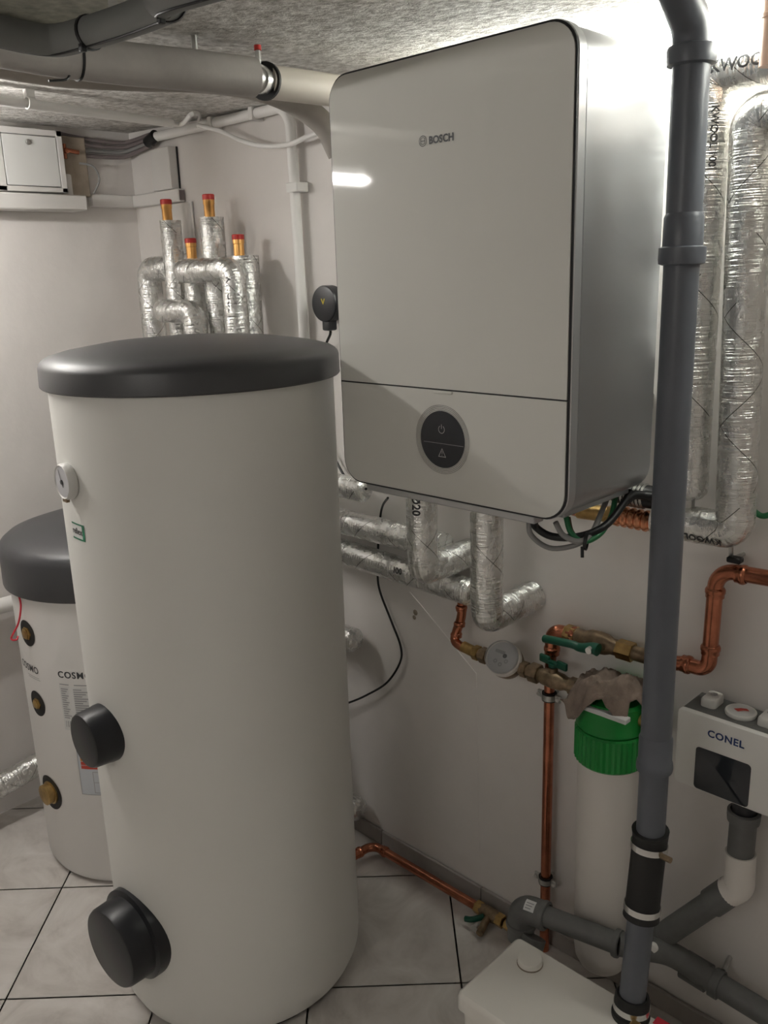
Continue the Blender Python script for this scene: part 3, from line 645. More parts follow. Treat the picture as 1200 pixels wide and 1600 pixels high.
for k in range(3): mb.add([fb2(x, y) for x, y in ((-0.008, -0.007+0.005*k), (0.004+0.002*k, -0.007+0.005*k), (0.004+0.002*k, -0.005+0.005*k), (-0.008, -0.005+0.005*k))], [[0, 1, 2, 3]])
mb.build('printed_lines', 'greyink', sl, flat=True)
tube('pipe_section', 'htgrey2', smooth_path([L1, L1.lerp(Y0_, 0.6), Y0_, Y0_.lerp(Y1_, 0.35)+V((0, 0.015, 0.0)), Y1_, Y2_], 5), 0.0225, dl, 24)
d2 = (Y2_-Y1_).normalized()
MB().tube(pathx(Y1_-d2*0.062, Y1_-d2*0.012, 3), 0.0275, 24).build('socket', 'htgrey2', dl)
cl = MB().lathe([(0.0235, -0.008), (0.0275, -0.008), (0.0275, 0.008), (0.0235, 0.008)], Y1_+d2*0.004, d2, 28).build('pipe_clamp', 'htgrey2', dl)
MB().tube([Y1_+d2*0.004+V((0, 0.026, 0.012)), V((Y1_.x, 0.0, Y1_.z+0.014))], 0.005, 8).build('clamp_bolt', 'steel', cl)
# branch up to the tundish
br = thing('branch_drain', 'grey branch pipe rising to a white elbow below the control box', 'pipe', (1.9, -0.08, 0.25))
B0, B1 = at(1012, 1478, y=-0.115), at(1146, 1388, y=-0.062); B2 = at(1156, 1345, y=-0.062); B3 = at(1157, 1268, y=-0.062); B3 = V((B2.x, B2.y, B3.z))
db = (B1-B0).normalized()
tube('pipe_section', 'htgrey2', pathx(B0, B1, 4), 0.0225, br, 24)
MB().tube([B1-db*0.055, B1-db*0.004], 0.0262, 24).build('socket', 'htgrey2', br)
MB().tube([B0, B0+db*0.045], 0.0262, 24).build('socket', 'htgrey2', br)
MB().tube(fillet([B1-db*0.012, B1+V((0.010, 0, 0.010)), V((B2.x, B2.y, B2.z+0.018))], 0.02), 0.0265, 24).build('white_elbow', 'bowl', br)['label'] = 'white plastic elbow'
tube('pipe_section', 'htgrey2', pathx(V((B2.x, B2.y, B2.z)), B3, 3), 0.0232, br, 24)
MB().lathe([(0.0232, -0.018), (0.0275, -0.015), (0.0285, -0.004), (0.0285, 0.004), (0.0232, 0.006)], B3, n=28).build('socket', 'htgrey2', br)
MB().lathe([(0, 0), (0.008, 0.001), (0.010, 0.006), (0.008, 0.012), (0, 0.014)], at(1021, 1477, y=-0.15), (0.3, -0.9, 0.1), 16).build('end_plug', 'white', br)

# ------------------------------------------------------------------ control box at the right edge
CX0, CX1, CZ0, CZ1, CY = 1.806, 2.012, 0.598, 0.747, -0.09
cb = thing('control_box', 'white control box with black window and grey top on the right wall', 'control box', ((CX0+CX1)/2, -0.045, CZ0))
MB().rprism(CX0, CX1, CZ0, CZ1, 0.010, [(0.0, -0.080), (0, CY+0.004), (0.002, CY+0.001), (0.006, CY)], 5).build('front_cover', 'white', cb)
MB().box((CX0+0.003, -0.080, CZ0+0.02), (CX1-0.003, -0.001, CZ1-0.002), 0.003, 1).build('top_housing', 'htgrey2', cb)
q0, q1 = at(1088, 1165, y=CY), at(1175, 1190, y=CY)
mb = MB(); mb.rprism(q0.x, q1.x, CZ0+0.004, q0.z, 0.007, [(0.003, CY+0.002), (0.0, CY-0.0006), (0.001, CY-0.001)], 4); mb.build('window', 'disp', cb)
qt = at(1155, 1262, y=-0.062)
MB().lathe([(0.020, 0), (0.021, 0.03), (0.019, 0.05), (0, 0.05)], (B2.x, -0.062, CZ0-0.035), n=28).build('tundish', 'cover', cb)
ql = at(1134, 1155, y=CY); text('lettering', 'blueink', cb, 'CONEL', 0.0185, lambda x, y: V((ql.x+x, CY-0.0008, ql.z+y)), 0.03, 1.1)
gz = CZ1-0.002; gc = at(1158, 1111, z=gz+0.006)
ga = MB().lathe([(0.026, 0), (0.027, 0.004), (0.026, 0.007), (0.0235, 0.0075), (0, 0.0065)], (gc.x, gc.y, gz), n=40).build('gauge', 'white', cb)
MB().lathe([(0, 0.0072), (0.0225, 0.0078)], (gc.x, gc.y, gz), n=32).build('dial', 'paper', ga)
mb = MB(); fg = lambda x, y: V((gc.x+x, gc.y+y, gz+0.0084))
mb.add([fg(*a) for a in ((-0.012, -0.004), (-0.002, -0.009), (0.004, 0.0), (0.013, 0.004), (0.006, 0.010), (-0.003, 0.006))], [[0, 1, 2, 5], [2, 3, 4, 5]]); mb.build('pointer', 'lred', ga, flat=True)
for k, (px, py) in enumerate(((1114, 1092), (1203, 1122))):
    kc = at(px, py, z=gz+0.008); kn = MB().rprism(kc.x-0.014, kc.x+0.014, kc.y-0.024, kc.y+0.020, 0.008, [(0, gz), (0, gz+0.012), (0.002, gz+0.015), (0.006, gz+0.0155)], 4, fnz).build('valve_key', 'white', cb)
    MB().lathe([(0, 0.0158), (0.007, 0.0162)], (kc.x, kc.y+0.004, gz), n=6).build('socket_recess', 'greyink', kn)

# ------------------------------------------------------------------ water filter with rag
FX, FY = 1.682, -0.10
wf = thing('water_filter', 'green-headed water filter with long white bowl against the wall', 'filter', (FX, FY, 0.12))
MB().lathe([(0, 0.118), (0.025, 0.121), (0.045, 0.132), (0.054, 0.15), (0.0575, 0.18), (0.0605, 0.615), (0.0605, 0.63), (0, 0.63)], (FX, FY, 0), n=48).build('bowl', 'bowl', wf)
mb = MB(); n = 80; vs = []; zs = [(0.602, 0.0), (0.606, 0.002), (0.668, 0.002), (0.672, 0.0)]
for z, e in zs:
    for k in range(n):
        t = 2*PI*k/n; r = 0.0640+e+(0.0022 if (k % 2 == 0 and e > 0) else 0); vs.append(V((FX+r*math.cos(t), FY+r*math.sin(t), z)))
fs = [[i*n+k, i*n+(k+1) % n, (i+1)*n+(k+1) % n, (i+1)*n+k] for i in range(3) for k in range(n)]+[list(range(n))[::-1], [3*n+k for k in range(n)]]
mb.add(vs, fs); mb.build('locking_ring', 'green', wf, ang=20)
MB().lathe([(0, 0.672), (0.062, 0.672), (0.0655, 0.676), (0.0655, 0.680), (0.063, 0.684), (0.063, 0.728), (0.058, 0.734), (0, 0.736)], (FX, FY, 0), n=56).build('head', 'green', wf)
MB().box((FX-0.063, FY-0.020, 0.69), (FX-0.03, FY+0.020, 0.728), 0.006, 2).build('inlet_port', 'green', wf)
MB().box((FX-0.05, FY+0.03, 0.68), (FX+0.05, -0.001, 0.73), 0.004, 1).build('wall_bracket', 'green', wf)
s0, s1 = at(914, 1080, y=FY-0.066), at(977, 1090, y=FY-0.066)
MB().box((s0.x-0.002, FY-0.068, 0.722), (s1.x+0.004, FY-0.050, 0.731), 0.001, 1).build('label_strip', 'paper', wf)
tube('outlet_stub', 'brass', [V((FX+0.055, FY, 0.705)), V((FX+0.095, FY, 0.705))], 0.014, wf, 20)
# cloth draped over the filter head
import mathutils.noise as mn
N = 44; vs = []; fs = []
for i in range(N+1):
    for j in range(N+1):
        u, v_ = -1+2*i/N, -1+2*j/N
        a = math.atan2(v_, u); rr = max(abs(u), abs(v_)); wob = 1+0.16*math.sin(3*a+0.7)+0.10*math.sin(7*a+1.9)
        x = FX-0.006+0.078*u*wob; y = FY+0.002+0.070*v_*wob
        d = math.hypot((x-FX)/0.066, (y-FY)/0.066)
        h = 0.741+0.010*(1-min(rr, 1))
        nz = mn.noise(V((x*26, y*26, 1.3))); nz2 = mn.noise(V((x*58+3, y*34, 7.1)))
        h += 0.030*max(0, 1-d*0.85)*(0.55+nz)+0.010*(1-abs(nz2)*2)*(1 if d < 1.25 else 0.4)
        if d > 0.98: h -= min((d-0.98)*0.105, 0.030)*(1+0.3*math.sin(9*a))
        h += 0.020*max(0, 1-math.hypot((x-FX-0.03)/0.035, (y-FY+0.0)/0.04))
        h = max(h, 0.738 if d < 1.0 else 0.0)
        vs.append(V((x, min(y, -0.006), h)))
for i in range(N):
    for j in range(N):
        a = i*(N+1)+j; fs.append([a, a+N+1, a+N+2, a+1])
m2 = [q+V((0, 0, 0.0028)) for q in vs]; K = len(vs); fs2 = [[q+K for q in f][::-1] for f in fs]
rim = [i*(N+1) for i in range(N+1)]+[N*(N+1)+j for j in range(1, N+1)]+[i*(N+1)+N for i in range(N-1, -1, -1)]+[j for j in range(N-1, 0, -1)]
fs3 = [[rim[k], rim[(k+1) % len(rim)], rim[(k+1) % len(rim)]+K, rim[k]+K] for k in range(len(rim))]
mb = MB(); mb.add(vs+m2, fs+fs2+fs3); tag(mb.build('cleaning_rag', 'cloth', ang=80), 'crumpled taupe cloth draped over the green filter head', 'cloth')

# ------------------------------------------------------------------ copper and brass plumbing on the wall
def collar(P, d, r, parent, mt='copper', w_=0.010):
    MB().lathe([(r*0.98, -w_), (r*1.16, -w_), (r*1.16, -w_*0.3), (r*1.26, -w_*0.1), (r*1.26, w_*0.5), (r*1.12, w_*0.9), (r*0.98, w_)], P, d, 20).build('press_collar', mt, parent)
def hexnut(P, d, r, L, parent, mt='oldbrass', name='union_nut'):
    return MB().lathe([(r*0.7, -L/2), (r, -L/2+0.001), (r, L/2-0.001), (r*0.7, L/2)], P, d, 6).build(name, mt, parent, ang=20)
def clamp(P, r, parent, wallY=0.0):
    o = MB().lathe([(r, -0.009), (r+0.004, -0.009), (r+0.004, 0.009), (r, 0.009)], P, n=24).build('pipe_clamp', 'rubber', parent)
    MB().lathe([(r+0.004, -0.006), (r+0.0052, -0.006), (r+0.0052, 0.006), (r+0.004, 0.006)], P, n=24).build('clamp_band', 'steel', o)
    for s in (-1, 1):
        MB().box((P.x+s*(r+0.010)-0.007, P.y-0.003, P.z-0.008), (P.x+s*(r+0.010)+0.007, P.y+0.003, P.z+0.008), 0.001, 1).build('clamp_ear', 'steel', o)
        MB().lathe([(0.0045, 0), (0.0045, 0.004), (0, 0.004)], (P.x+s*(r+0.012), P.y-0.003, P.z), (0, -1, 0), 12).build('clamp_screw', 'bright', o)
    tube('wall_bolt', 'steel', [V((P.x, P.y+r, P.z)), V((P.x, wallY, P.z))], 0.004, o, 8)
    return o
# copper drop from the wrapped pipe to the meter
cdp = thing('copper_bend_pipe', 'short bent copper pipe dropping to the left of the water meter', 'pipe', at(720, 1010, y=-0.06))
pts = [at(722, 930, y=-0.055), at(721, 962, y=-0.055), at(714, 985, y=-0.058), at(711, 1001, y=-0.064), at(722, 1011, y=-0.07), at(732, 1015, y=-0.07)]
tube('pipe', 'copper', smooth_path(pts, 5), 0.0105, cdp, 18)
for i, (a, b) in enumerate(((721, 950), (718, 975), (713, 992))): collar(at(a, b, y=-0.058), V((-0.1, 0, 1)) if i else V((0, 0, 1)), 0.0105, cdp, 'copper', 0.006)
ML = 0.706; my = -0.07
xs = lambda px, py: at(px, py, y=my).x
tube('brass_adapter', 'brass', [V((xs(724, 1011), my, ML+0.004)), V((xs(742, 1019), my, ML))], 0.0125, cdp, 18)
hexnut(V((xs(745, 1020), my, ML)), V((1, 0, 0)), 0.0165, 0.016, cdp, 'brass')
# water meter
mc = at(785, 1026, y=-0.085); wm = thing('water_meter', 'round water meter with clear glass face on brass unions', 'meter', (mc.x, my, mc.z-0.05))
x0, x1 = xs(748, 1020), xs(845, 1058)
mb = MB(); mb.tube([V((x0, my, ML)), V((x0+0.03, my, ML))], 0.0125, 16); mb.tube([V((mc.x+0.03, my, ML)), V((x1, my, ML))], 0.0125, 16); mb.build('connection_tube', 'oldbrass', wm)
hexnut(V((xs(757, 1023), my, ML)), V((1, 0, 0)), 0.018, 0.018, wm); hexnut(V((xs(836, 1052), my, ML)), V((1, 0, 0)), 0.0205, 0.024, wm); hexnut(V((xs(820, 1047), my, ML)), V((1, 0, 0)), 0.017, 0.016, wm)
na = V((0.12, -0.72, 0.62)).normalized(); mo = V((mc.x, my, ML+0.004))
MB().lathe([(0, -0.030), (0.022, -0.028), (0.034, -0.016), (0.037, 0.0), (0.037, 0.008), (0.034, 0.010), (0, 0.010)], mo, na, 40).build('body', 'oldbrass', wm)
MB().lathe([(0.034, 0.008), (0.0375, 0.010), (0.0375, 0.022), (0.035, 0.025), (0, 0.025)], mo, na, 40).build('register_housing', 'bowl', wm)
MB().lathe([(0.0355, 0.0235), (0.0365, 0.026), (0.0350, 0.038), (0.0320, 0.0415), (0, 0.043)], mo, na, 40).build('glass_cover', 'clear', wm)
MB().lathe([(0, 0.0252), (0.0325, 0.0252), (0.0325, 0.0258), (0, 0.0258)], mo, na, 36).build('dial', 'dial', wm)
ru = V((1, 0, 0)); ru = (ru-na*ru.dot(na)).normalized(); uu = na.cross(ru); fm = lambda x, y: mo+na*0.0262+ru*x+uu*y
mb = MB(); patch(mb, fm, -0.019, 0.004, 0.006, 0.013, 1)
for a, b in ((-0.010, -0.012), (0.003, -0.016), (0.013, -0.006)):
    ring2d(mb, lambda x, y, a=a, b=b: fm(a+x, b+y), 0.0022, 0.0045, 14)
mb.build('counter_print', 'greyink', wm, flat=True)
mb = MB(); ring2d(mb, lambda x, y: fm(0.006+x, 0.004+y), 0.0005, 0.0048, 12); mb.build('flow_star', 'ink', wm, flat=True)
# stop valve tee with butterfly handle
tc_ = V((xs(864, 1064), my, ML)); sv = thing('stop_valve', 'small brass stop valve with green butterfly handle right of the meter', 'valve', tc_-V((0, 0, 0.02)))
mb = MB(); mb.lathe([(0.011, -0.048), (0.014, -0.046), (0.014, -0.03), (0.0175, -0.022), (0.019, 0), (0.0175, 0.022), (0.014, 0.03), (0.014, 0.046), (0.011, 0.048)], tc_, (1, 0, 0), 24)
mb.tube([tc_+V((0, 0, 0.012)), tc_+V((0, 0, 0.026))], 0.010, 16); mb.build('valve_body', 'oldbrass', sv)
tube('outlet_tube', 'oldbrass', [tc_+V((0.045, 0, 0)), V((FX-0.05, my, ML))], 0.0125, sv, 16)
hexnut(V((xs(896, 1077), my, ML)), V((1, 0, 0)), 0.018, 0.018, sv)
hb = tc_+V((0, 0, 0.028)); mb = MB(); mb.lathe([(0, 0), (0.010, 0), (0.010, 0.007), (0, 0.008)], hb, n=20)
Mh = Matrix.Translation(hb+V((0, 0, 0.006))) @ Matrix.Rotation(-0.15, 4, 'Z')
for s in (-1, 1): mb.box((s*0.010 if s > 0 else -0.036, -0.004, -0.005), (0.036 if s > 0 else -0.010, 0.004, 0.012), 0.003, 2, Mh)
mb.box((-0.012, -0.005, -0.004), (0.012, 0.005, 0.006), 0.002, 1, Mh)
mb.build('butterfly_handle', 'bluehandle', sv)
# copper riser
rs = thing('copper_riser', 'upright copper pipe held by two rubber-lined clamps below the green lever valve', 'pipe', (1.496, -0.03, 0))
ry = -0.030; e0 = at(866, 985, y=-0.04)
tube('pipe', 'copper', [V((1.496, ry, 0.0)), V((1.496, ry, 0.70)), V((1.505, -0.036, e0.z-0.025))], 0.0112, rs, 20)
el = MB().tube(fillet([V((1.5055, -0.038, e0.z-0.045)), V((1.506, -0.04, e0.z)), V((1.506+0.052, -0.04, e0.z+0.002))], 0.024), 0.0148, 20).build('elbow', 'copper', rs)
collar(V((1.5055, -0.038, e0.z-0.045)), V((0, 0, 1)), 0.0135, rs); collar(V((1.556, -0.04, e0.z+0.002)), V((1, 0, 0)), 0.0145, rs)
clamp(V((1.496, ry, at(857, 1087, y=ry).z)), 0.0115, rs); clamp(V((1.496, ry, at(849, 1372, y=ry).z)), 0.0115, rs)
# lever ball valve
bz = e0.z+0.003; by = -0.04
bv = thing('ball_valve', 'brass ball valve with long green lever above the cloth', 'valve', (1.63, by, bz-0.02))
hexnut(V((at(893, 989, y=by).x, by, bz)), V((1, 0, 0)), 0.0185, 0.026, bv, 'brass')
MB().lathe([(0.012, -0.055), (0.016, -0.053), (0.016, -0.03), (0.021, -0.018), (0.0225, 0), (0.021, 0.018), (0.016, 0.03), (0.016, 0.053), (0.012, 0.055)], (at(935, 1003, y=by).x, by, bz), (1, 0, 0), 24).build('valve_body', 'oldbrass', bv)
hexnut(V((at(978, 1014, y=by).x, by, bz)), V((1, 0, 0)), 0.0195, 0.034, bv, 'brass')
tube('brass_tail', 'oldbrass', [V((at(990, 1018, y=by).x, by, bz)), V((at(1040, 1030, y=by).x, by, bz))], 0.0145, bv, 18)
lp, le = at(926, 1013, y=-0.092), at(851, 998, y=-0.092)
tube('stem', 'oldbrass', [V((lp.x, by-0.015, bz)), V((lp.x, -0.088, lp.z))], 0.007, bv, 12)
lv = MB().tube(smooth_path([lp+V((0.012, 0, 0)), lp, lp+(le-lp)*0.25+V((0, -0.001, -0.003)), lp+(le-lp)*0.4+V((0, -0.003, 0.001)), lp+(le-lp)*0.8+V((0, -0.004, 0.002)), le], 5), lambda t: 0.0125-0.0045*min(1, t*2.5), 16).build('lever', 'bluehandle', bv)
MB().lathe([(0, 0.006), (0.0065, 0.006), (0.0075, 0), (0.0075, -0.006)], V((lp.x, -0.092-0.010, lp.z)), (0, -1, 0), 18).build('lever_bolt', 'bright', lv)
# copper loop at the right
cr = thing('copper_loop_pipe', 'copper pipe climbing in two elbows right of the grey drain pipe', 'pipe', (1.84, -0.04, 0.80))
zc = at(1105, 1045, y=by).z-0.003; zu = at(1122, 888, y=by).z-0.002
pts = [V((at(1040, 1031, y=by).x, by, bz)), V((at(1070, 1037, y=by).x, by, zc)), V((1.836, by, zc)), V((1.838, by, zu)), V((2.15, by, zu+0.012))]
tube('pipe', 'copper', fillet(pts, 0.034, 9), 0.0138, cr, 22)
for P, d in ((V((1.796, by, zc)), (1, 0, 0)), (V((1.837, by, zc+0.042)), (0, 0, 1)), (V((1.838, by, zu-0.042)), (0, 0, 1)), (V((1.882, by, zu)), (1, 0, 0))): collar(P, V(d), 0.0138, cr, 'copper', 0.009)
# copper pipe along the floor
cf = thing('floor_copper_pipe', 'copper pipe lying along the skirting tiles with brass drain valve', 'pipe', (1.15, -0.055, 0.01))
pts = [V((0.93, -0.21, 0.030)), V((0.963, -0.062, 0.032)), at(600, 1328, z=0.032), V((1.315, -0.052, 0.030)), V((1.42, -0.052, 0.030))]
pts = [V((0.955, -0.22, 0.030)), V((0.963, -0.054, 0.032)), V((1.30, -0.052, 0.030)), V((1.335, -0.052, 0.03))]
tube('pipe', 'copper', fillet(pts, 0.030, 8), 0.0115, cf, 20)
collar(V((0.959, -0.10, 0.031)), V((0, 1, 0)), 0.0115, cf, 'copper', 0.008); collar(V((1.008, -0.054, 0.032)), V((1, 0, 0)), 0.0115, cf, 'copper', 0.008)
hexnut(V((1.325, -0.052, 0.03)), V((1, 0, 0)), 0.0165, 0.02, cf, 'brass')
MB().lathe([(0.011, -0.03), (0.014, -0.028), (0.017, -0.01), (0.017, 0.01), (0.014, 0.028), (0.011, 0.03)], (1.355, -0.052, 0.03), (1, 0, 0), 20).build('valve_body', 'oldbrass', cf)
hexnut(V((1.388, -0.052, 0.03)), V((1, 0, 0)), 0.0165, 0.02, cf, 'brass'); hexnut(V((1.412, -0.052, 0.03)), V((1, 0, 0)), 0.014, 0.02, cf, 'brass')
tube('pipe_end', 'copper', [V((1.42, -0.052, 0.03)), V((1.455, -0.052, 0.028))], 0.0115, cf, 18)
tube('drain_spout', 'oldbrass', [V((1.358, -0.062, 0.03)), V((1.372, -0.112, 0.022))], 0.009, cf, 14)
MB().tube(smooth_path([V((1.352, -0.07, 0.032)), V((1.335, -0.092, 0.028)), V((1.318, -0.098, 0.024))]), 0.007, 12).build('drain_lever', 'bluehandle', cf)
MB().lathe([(0, 0.010), (0.009, 0.010), (0.010, 0), (0, 0)], (1.352, -0.098, 0.022), (0.1, -1, 0.0), 16).build('spout_cap', 'steel', cf)

# ------------------------------------------------------------------ foil wrapped pipes
def foil_text(parent, body, size, P, axis, out, r, bold=0.02):
    return text('printed_mark', 'ink', parent, body, size, fcyl(P, axis, out, r, 0.0012), bold)
def round_end(P, d, r, n=6):  # short dome to close a sleeve
    d = V(d).normalized(); return [(r*math.cos(PI/2*k/n), r*0.45*math.sin(PI/2*k/n)) for k in range(n+1)]
rf = 0.031
# pair from behind the tank to the boiler
h1a, h1b = V((0.70, -0.055, 0.925)), V((1.232, -0.055, 0.925))
tag(tube('wrapped_pipe', 'foil', pathx(h1a, h1b, 30), rf, None, 24), 'upper foil-wrapped pipe running level from behind the tall tank', 'wrapped pipe', 'foil-wrapped heating pipes')
h2a, h2b = V((0.70, -0.055, 0.853)), V((1.318, -0.055, 0.853)); h2b.z = h2a.z = 0.853
h2 = thing('wrapped_pipe', 'lower foil-wrapped pipe of the level pair, ending above the bent copper', 'wrapped pipe', (1.0, -0.055, 0.82), 'foil-wrapped heating pipes')
mb = MB().tube(pathx(h2a, V((1.30, -0.055, 0.836)), 30), rf, 24); mb.lathe([(rf*math.cos(PI/2*k/5), 0.018*math.sin(PI/2*k/5)) for k in range(6)], V((1.30, -0.055, 0.836)), (1, 0, 0), 24); mb.build('foil_sleeve', 'foil', h2)
foil_text(h2, '100', 0.020, V((1.115, -0.055, 0.848)), V((1, 0, 0)), V((0.4, -1, 0.1)), rf)
def drop(px0, py1, X, label, zend, txt=None):
    t = thing('wrapped_pipe', label, 'wrapped pipe', (X, -0.16, zend-0.03), 'foil-wrapped heating pipes')
    P = fillet([V((X, -0.16, Z0-0.004)), V((X, -0.16, zend)), V((X, -0.003, zend))], 0.018, 6)
    D = [P[0].lerp(P[1], k/14) for k in range(15)]+P[2:-1]+[P[-2].lerp(P[-1], k/10) for k in range(1, 11)]
    tube('foil_sleeve', 'foil', D, 0.0325, t, 28)
    for s, b, zz in (txt or []): 
        text('printed_mark', 'ink', t, b, s, (lambda x, y: V((X, -0.16, zz+0))+V((0, 0, -x))+0.0337*(math.cos(y/0.0325)*V((0.35, -0.94, 0))+math.sin(y/0.0325)*V((0.94, 0.35, 0)))), 0.02)
    return t
drop(0, 0, 1.262, 'vertical foil-wrapped pipe under the left part of the boiler', 0.905, [(0.024, 'Ø20', 1.055)])
drop(0, 0, 1.431, 'vertical foil-wrapped pipe under the middle of the boiler, bent to the wall', 0.842)
# bits beside the tank
def bit(P0, P1, r, label):
    mb = MB().tube(pathx(P0, P1, 14), r, 24); d = (P1-P0).normalized(); mb.lathe([(r*math.cos(PI/2*k/5), 0.016*math.sin(PI/2*k/5)) for k in range(6)], P1, d, 24)
    return tag(mb.build('wrapped_pipe', 'foil'), label, 'wrapped pipe', 'foil-wrapped heating pipes')
bit(V((0.70, -0.05, 0.612)), V((0.918, -0.05, 0.612)), 0.031, 'capped foil pipe end showing just right of the tall tank')
bit(V((0.70, -0.05, 0.112)), V((0.905, -0.05, 0.112)), 0.032, 'capped foil pipe end low behind the tall tank near the floor')
pb0, pb1 = at(500, 748, y=-0.06), at(573, 764, y=-0.06)
bit(V((0.70, -0.075, pb1.z)), V((1.0, -0.075, pb1.z)), 0.028, 'foil pipe end between tall tank and lower left boiler corner')
# right hand pair
yf = -0.065; rr_ = 0.0305
w1 = thing('wrapped_pipe', 'foil-wrapped pipe partly hidden by the grey drain pipe, bent right at the top', 'wrapped pipe', (1.79, yf, 1.12), 'foil-wrapped heating pipes')
z_end = at(1084, 765, y=yf).z
P = fillet([V((1.791, yf, z_end)), V((1.785, yf, 1.789)), V((2.25, yf, 1.789))], 0.025, 6); D = [P[0].lerp(P[1], k/24) for k in range(25)]+P[2:-1]+[P[-2].lerp(P[-1], k/14) for k in range(1, 15)]
mb = MB().tube(D, rr_, 28); mb.lathe([(rr_*math.cos(PI/2*k/5), 0.02*math.sin(PI/2*k/5)) for k in range(6)], P[0], (0, 0, -1), 28); mb.build('foil_sleeve', 'foil', w1)
foil_text(w1, 'KWOOL 100', 0.0155, V((1.7865, yf, at(1125, 215, y=yf).z)), V((0, 0, -1)), V((0.62, -0.78, 0)), rr_)
foil_text(w1, 'KWOOL', 0.024, V((1.842, yf, 1.789)), V((1, 0, 0)), V((0.1, -0.98, 0.05)), rr_)
tube('bare_end', 'steel', [V((1.791, yf, z_end)), V((1.791, yf, 1.09))], 0.011, w1, 14)
w2 = thing('wrapped_pipe', 'foil-wrapped pipe at the right edge with elbow turning left behind the drain pipe', 'wrapped pipe', (1.86, yf, 1.05), 'foil-wrapped heating pipes')
P = fillet([V((2.25, yf, 1.722)), V((1.852, yf, 1.722)), V((1.874, yf, 1.083)), V((1.735, yf, 1.080))], 0.022, 6)
D = [P[0].lerp(P[1], k/14) for k in range(15)]+P[2:9]+[P[8].lerp(P[9], k/30) for k in range(1, 31)]+P[10:-1]+[P[-2].lerp(P[-1], k/8) for k in range(1, 9)]
tube('foil_sleeve', 'foil', D, 0.0315, w2, 28)
foil_text(w2, 'KWOOL', 0.017, V((1.832, yf, 1.082)), V((-1, 0, 0)), V((0.3, -0.9, -0.45)), 0.0315)
for k, (a, z) in enumerate(((1.0, 1.20),)): pass
# bare copper between foil and boiler
bc = thing('copper_connector', 'corrugated bright copper connector under the right boiler corner', 'connector', (1.66, yf, 1.05))
zc_ = 1.072; xa, xb, xc, xd = at(905, 800, y=yf).x, at(960, 806, y=yf).x, at(985, 812, y=yf).x, 1.742
tube('brass_tail', 'brass', [V((xa, yf, zc_-0.004)), V((xb+0.01, yf, zc_))], 0.0150, bc, 18)
hexnut(V((xb, yf, zc_)), V((1, 0, 0)), 0.0185, 0.022, bc, 'brass')
prof = []; n = 26; L = xd-xb
for k in range(n+1): prof.append((0.0165+(0.0028 if (k//2) % 2 else 0), L*k/n))
MB().lathe([(0.01, 0)]+prof+[(0.01, L)], V((xb, yf, zc_)), (1, 0, 0), 24).build('corrugated_tube', 'brightcopper', bc)
MB().tube(fillet([V((xa, yf, zc_-0.004)), V((xa-0.03, yf, zc_-0.002)), V((xa-0.03, yf, Z0+0.0))], 0.02), 0.0125, 16).build('elbow_tail', 'copper', bc)
fx = MB(); 
for k in range(6): fx.lathe([(0.020, 0), (0.0235, 0.003), (0.020, 0.006)], V((1.672+0.0075*k, yf-0.004, zc_+0.046)), (1, 0, 0), 20)
tube('flex_core', 'cable', [V((1.655, yf-0.004, zc_+0.046)), V((1.735, yf-0.004, zc_+0.046))], 0.0205, bc, 18)
fx.build('flex_ribs', 'steel', bc)

# manifold of capped wrapped pipes behind the tall tank
mf = thing('pipe_manifold', 'cluster of foil-wrapped pipes with four red-capped copper stubs behind the tall tank', 'pipes', (0.36, -0.09, 0))
yb, yfz = -0.072, -0.128
def mpipe(pts, r, fil=0.03):
    P = fillet(pts, fil, 6) if len(pts) > 2 else pts; D = []
    for a, b in zip(P[:-1], P[1:]):
        nn_ = max(1, int((b-a).length/0.03)); D += [a.lerp(b, k/nn_) for k in range(nn_)]
    D.append(P[-1]); return tube('foil_sleeve', 'foil', D, r, mf, 24)
def stub(px, ptop, pbot, y):
    X = at(px, pbot, y=y); T = V((X.x, y, at(px, ptop, y=y).z)); B = V((X.x, y, X.z)); H = T.z-B.z
    o = MB().lathe([(0.0135, -0.012), (0.0135, H*0.55), (0.0148, H*0.58), (0.0148, H*0.88), (0, H*0.88)], B, n=24).build('copper_stub', 'stub', mf)
    MB().lathe([(0.0155, H*0.76), (0.0155, H*0.97), (0.0135, H), (0, H)], B, n=24).build('red_cap', 'redcap', o)
    return X
S1 = stub(262, 311, 345, yb); S2 = stub(328, 303, 340, yb); S3 = stub(300, 372, 404, yb); S4 = stub(374, 366, 400, yb)
zA2 = 0.02
mpipe([V((S1.x+0.012, yb, S1.z)), V((S1.x+0.012, yb, zA2))], 0.0285)
mpipe([V((S2.x+0.006, yb, S2.z)), V((S2.x+0.006, yb, zA2))], 0.0315)
mpipe([V((S3.x+0.004, yb, S3.z)), V((S3.x+0.004, yb, zA2))], 0.0285)
mpipe([V((S4.x+0.020, yb, S4.z)), V((S4.x+0.020, yb, zA2))], 0.036)
q = at(232, 421, y=yb); mpipe([V((S1.x, yb, q.z)), V((q.x, yb, q.z)), V((q.x, yb, zA2))], 0.0345, 0.03)
qa, qb = at(283, 424, y=yfz), at(364, 421, y=yfz); mpipe([V((qa.x-0.01, yb+0.01, qa.z)), V((qa.x, yfz, qa.z)), V((qb.x, yfz, qb.z)), V((qb.x+0.004, yfz, 1.02)), V((qb.x+0.004, yb, 1.0))], 0.0305, 0.03)
qa, qb = at(252, 486, y=yfz-0.01), at(303, 487, y=yfz-0.01); mpipe([V((qa.x-0.02, yb, qa.z)), V((qa.x, yfz-0.01, qa.z)), V((qb.x, yfz-0.01, qb.z)), V((qb.x+0.004, yfz-0.01, 1.06)), V((qb.x+0.004, yb, 1.04))], 0.0305, 0.03)
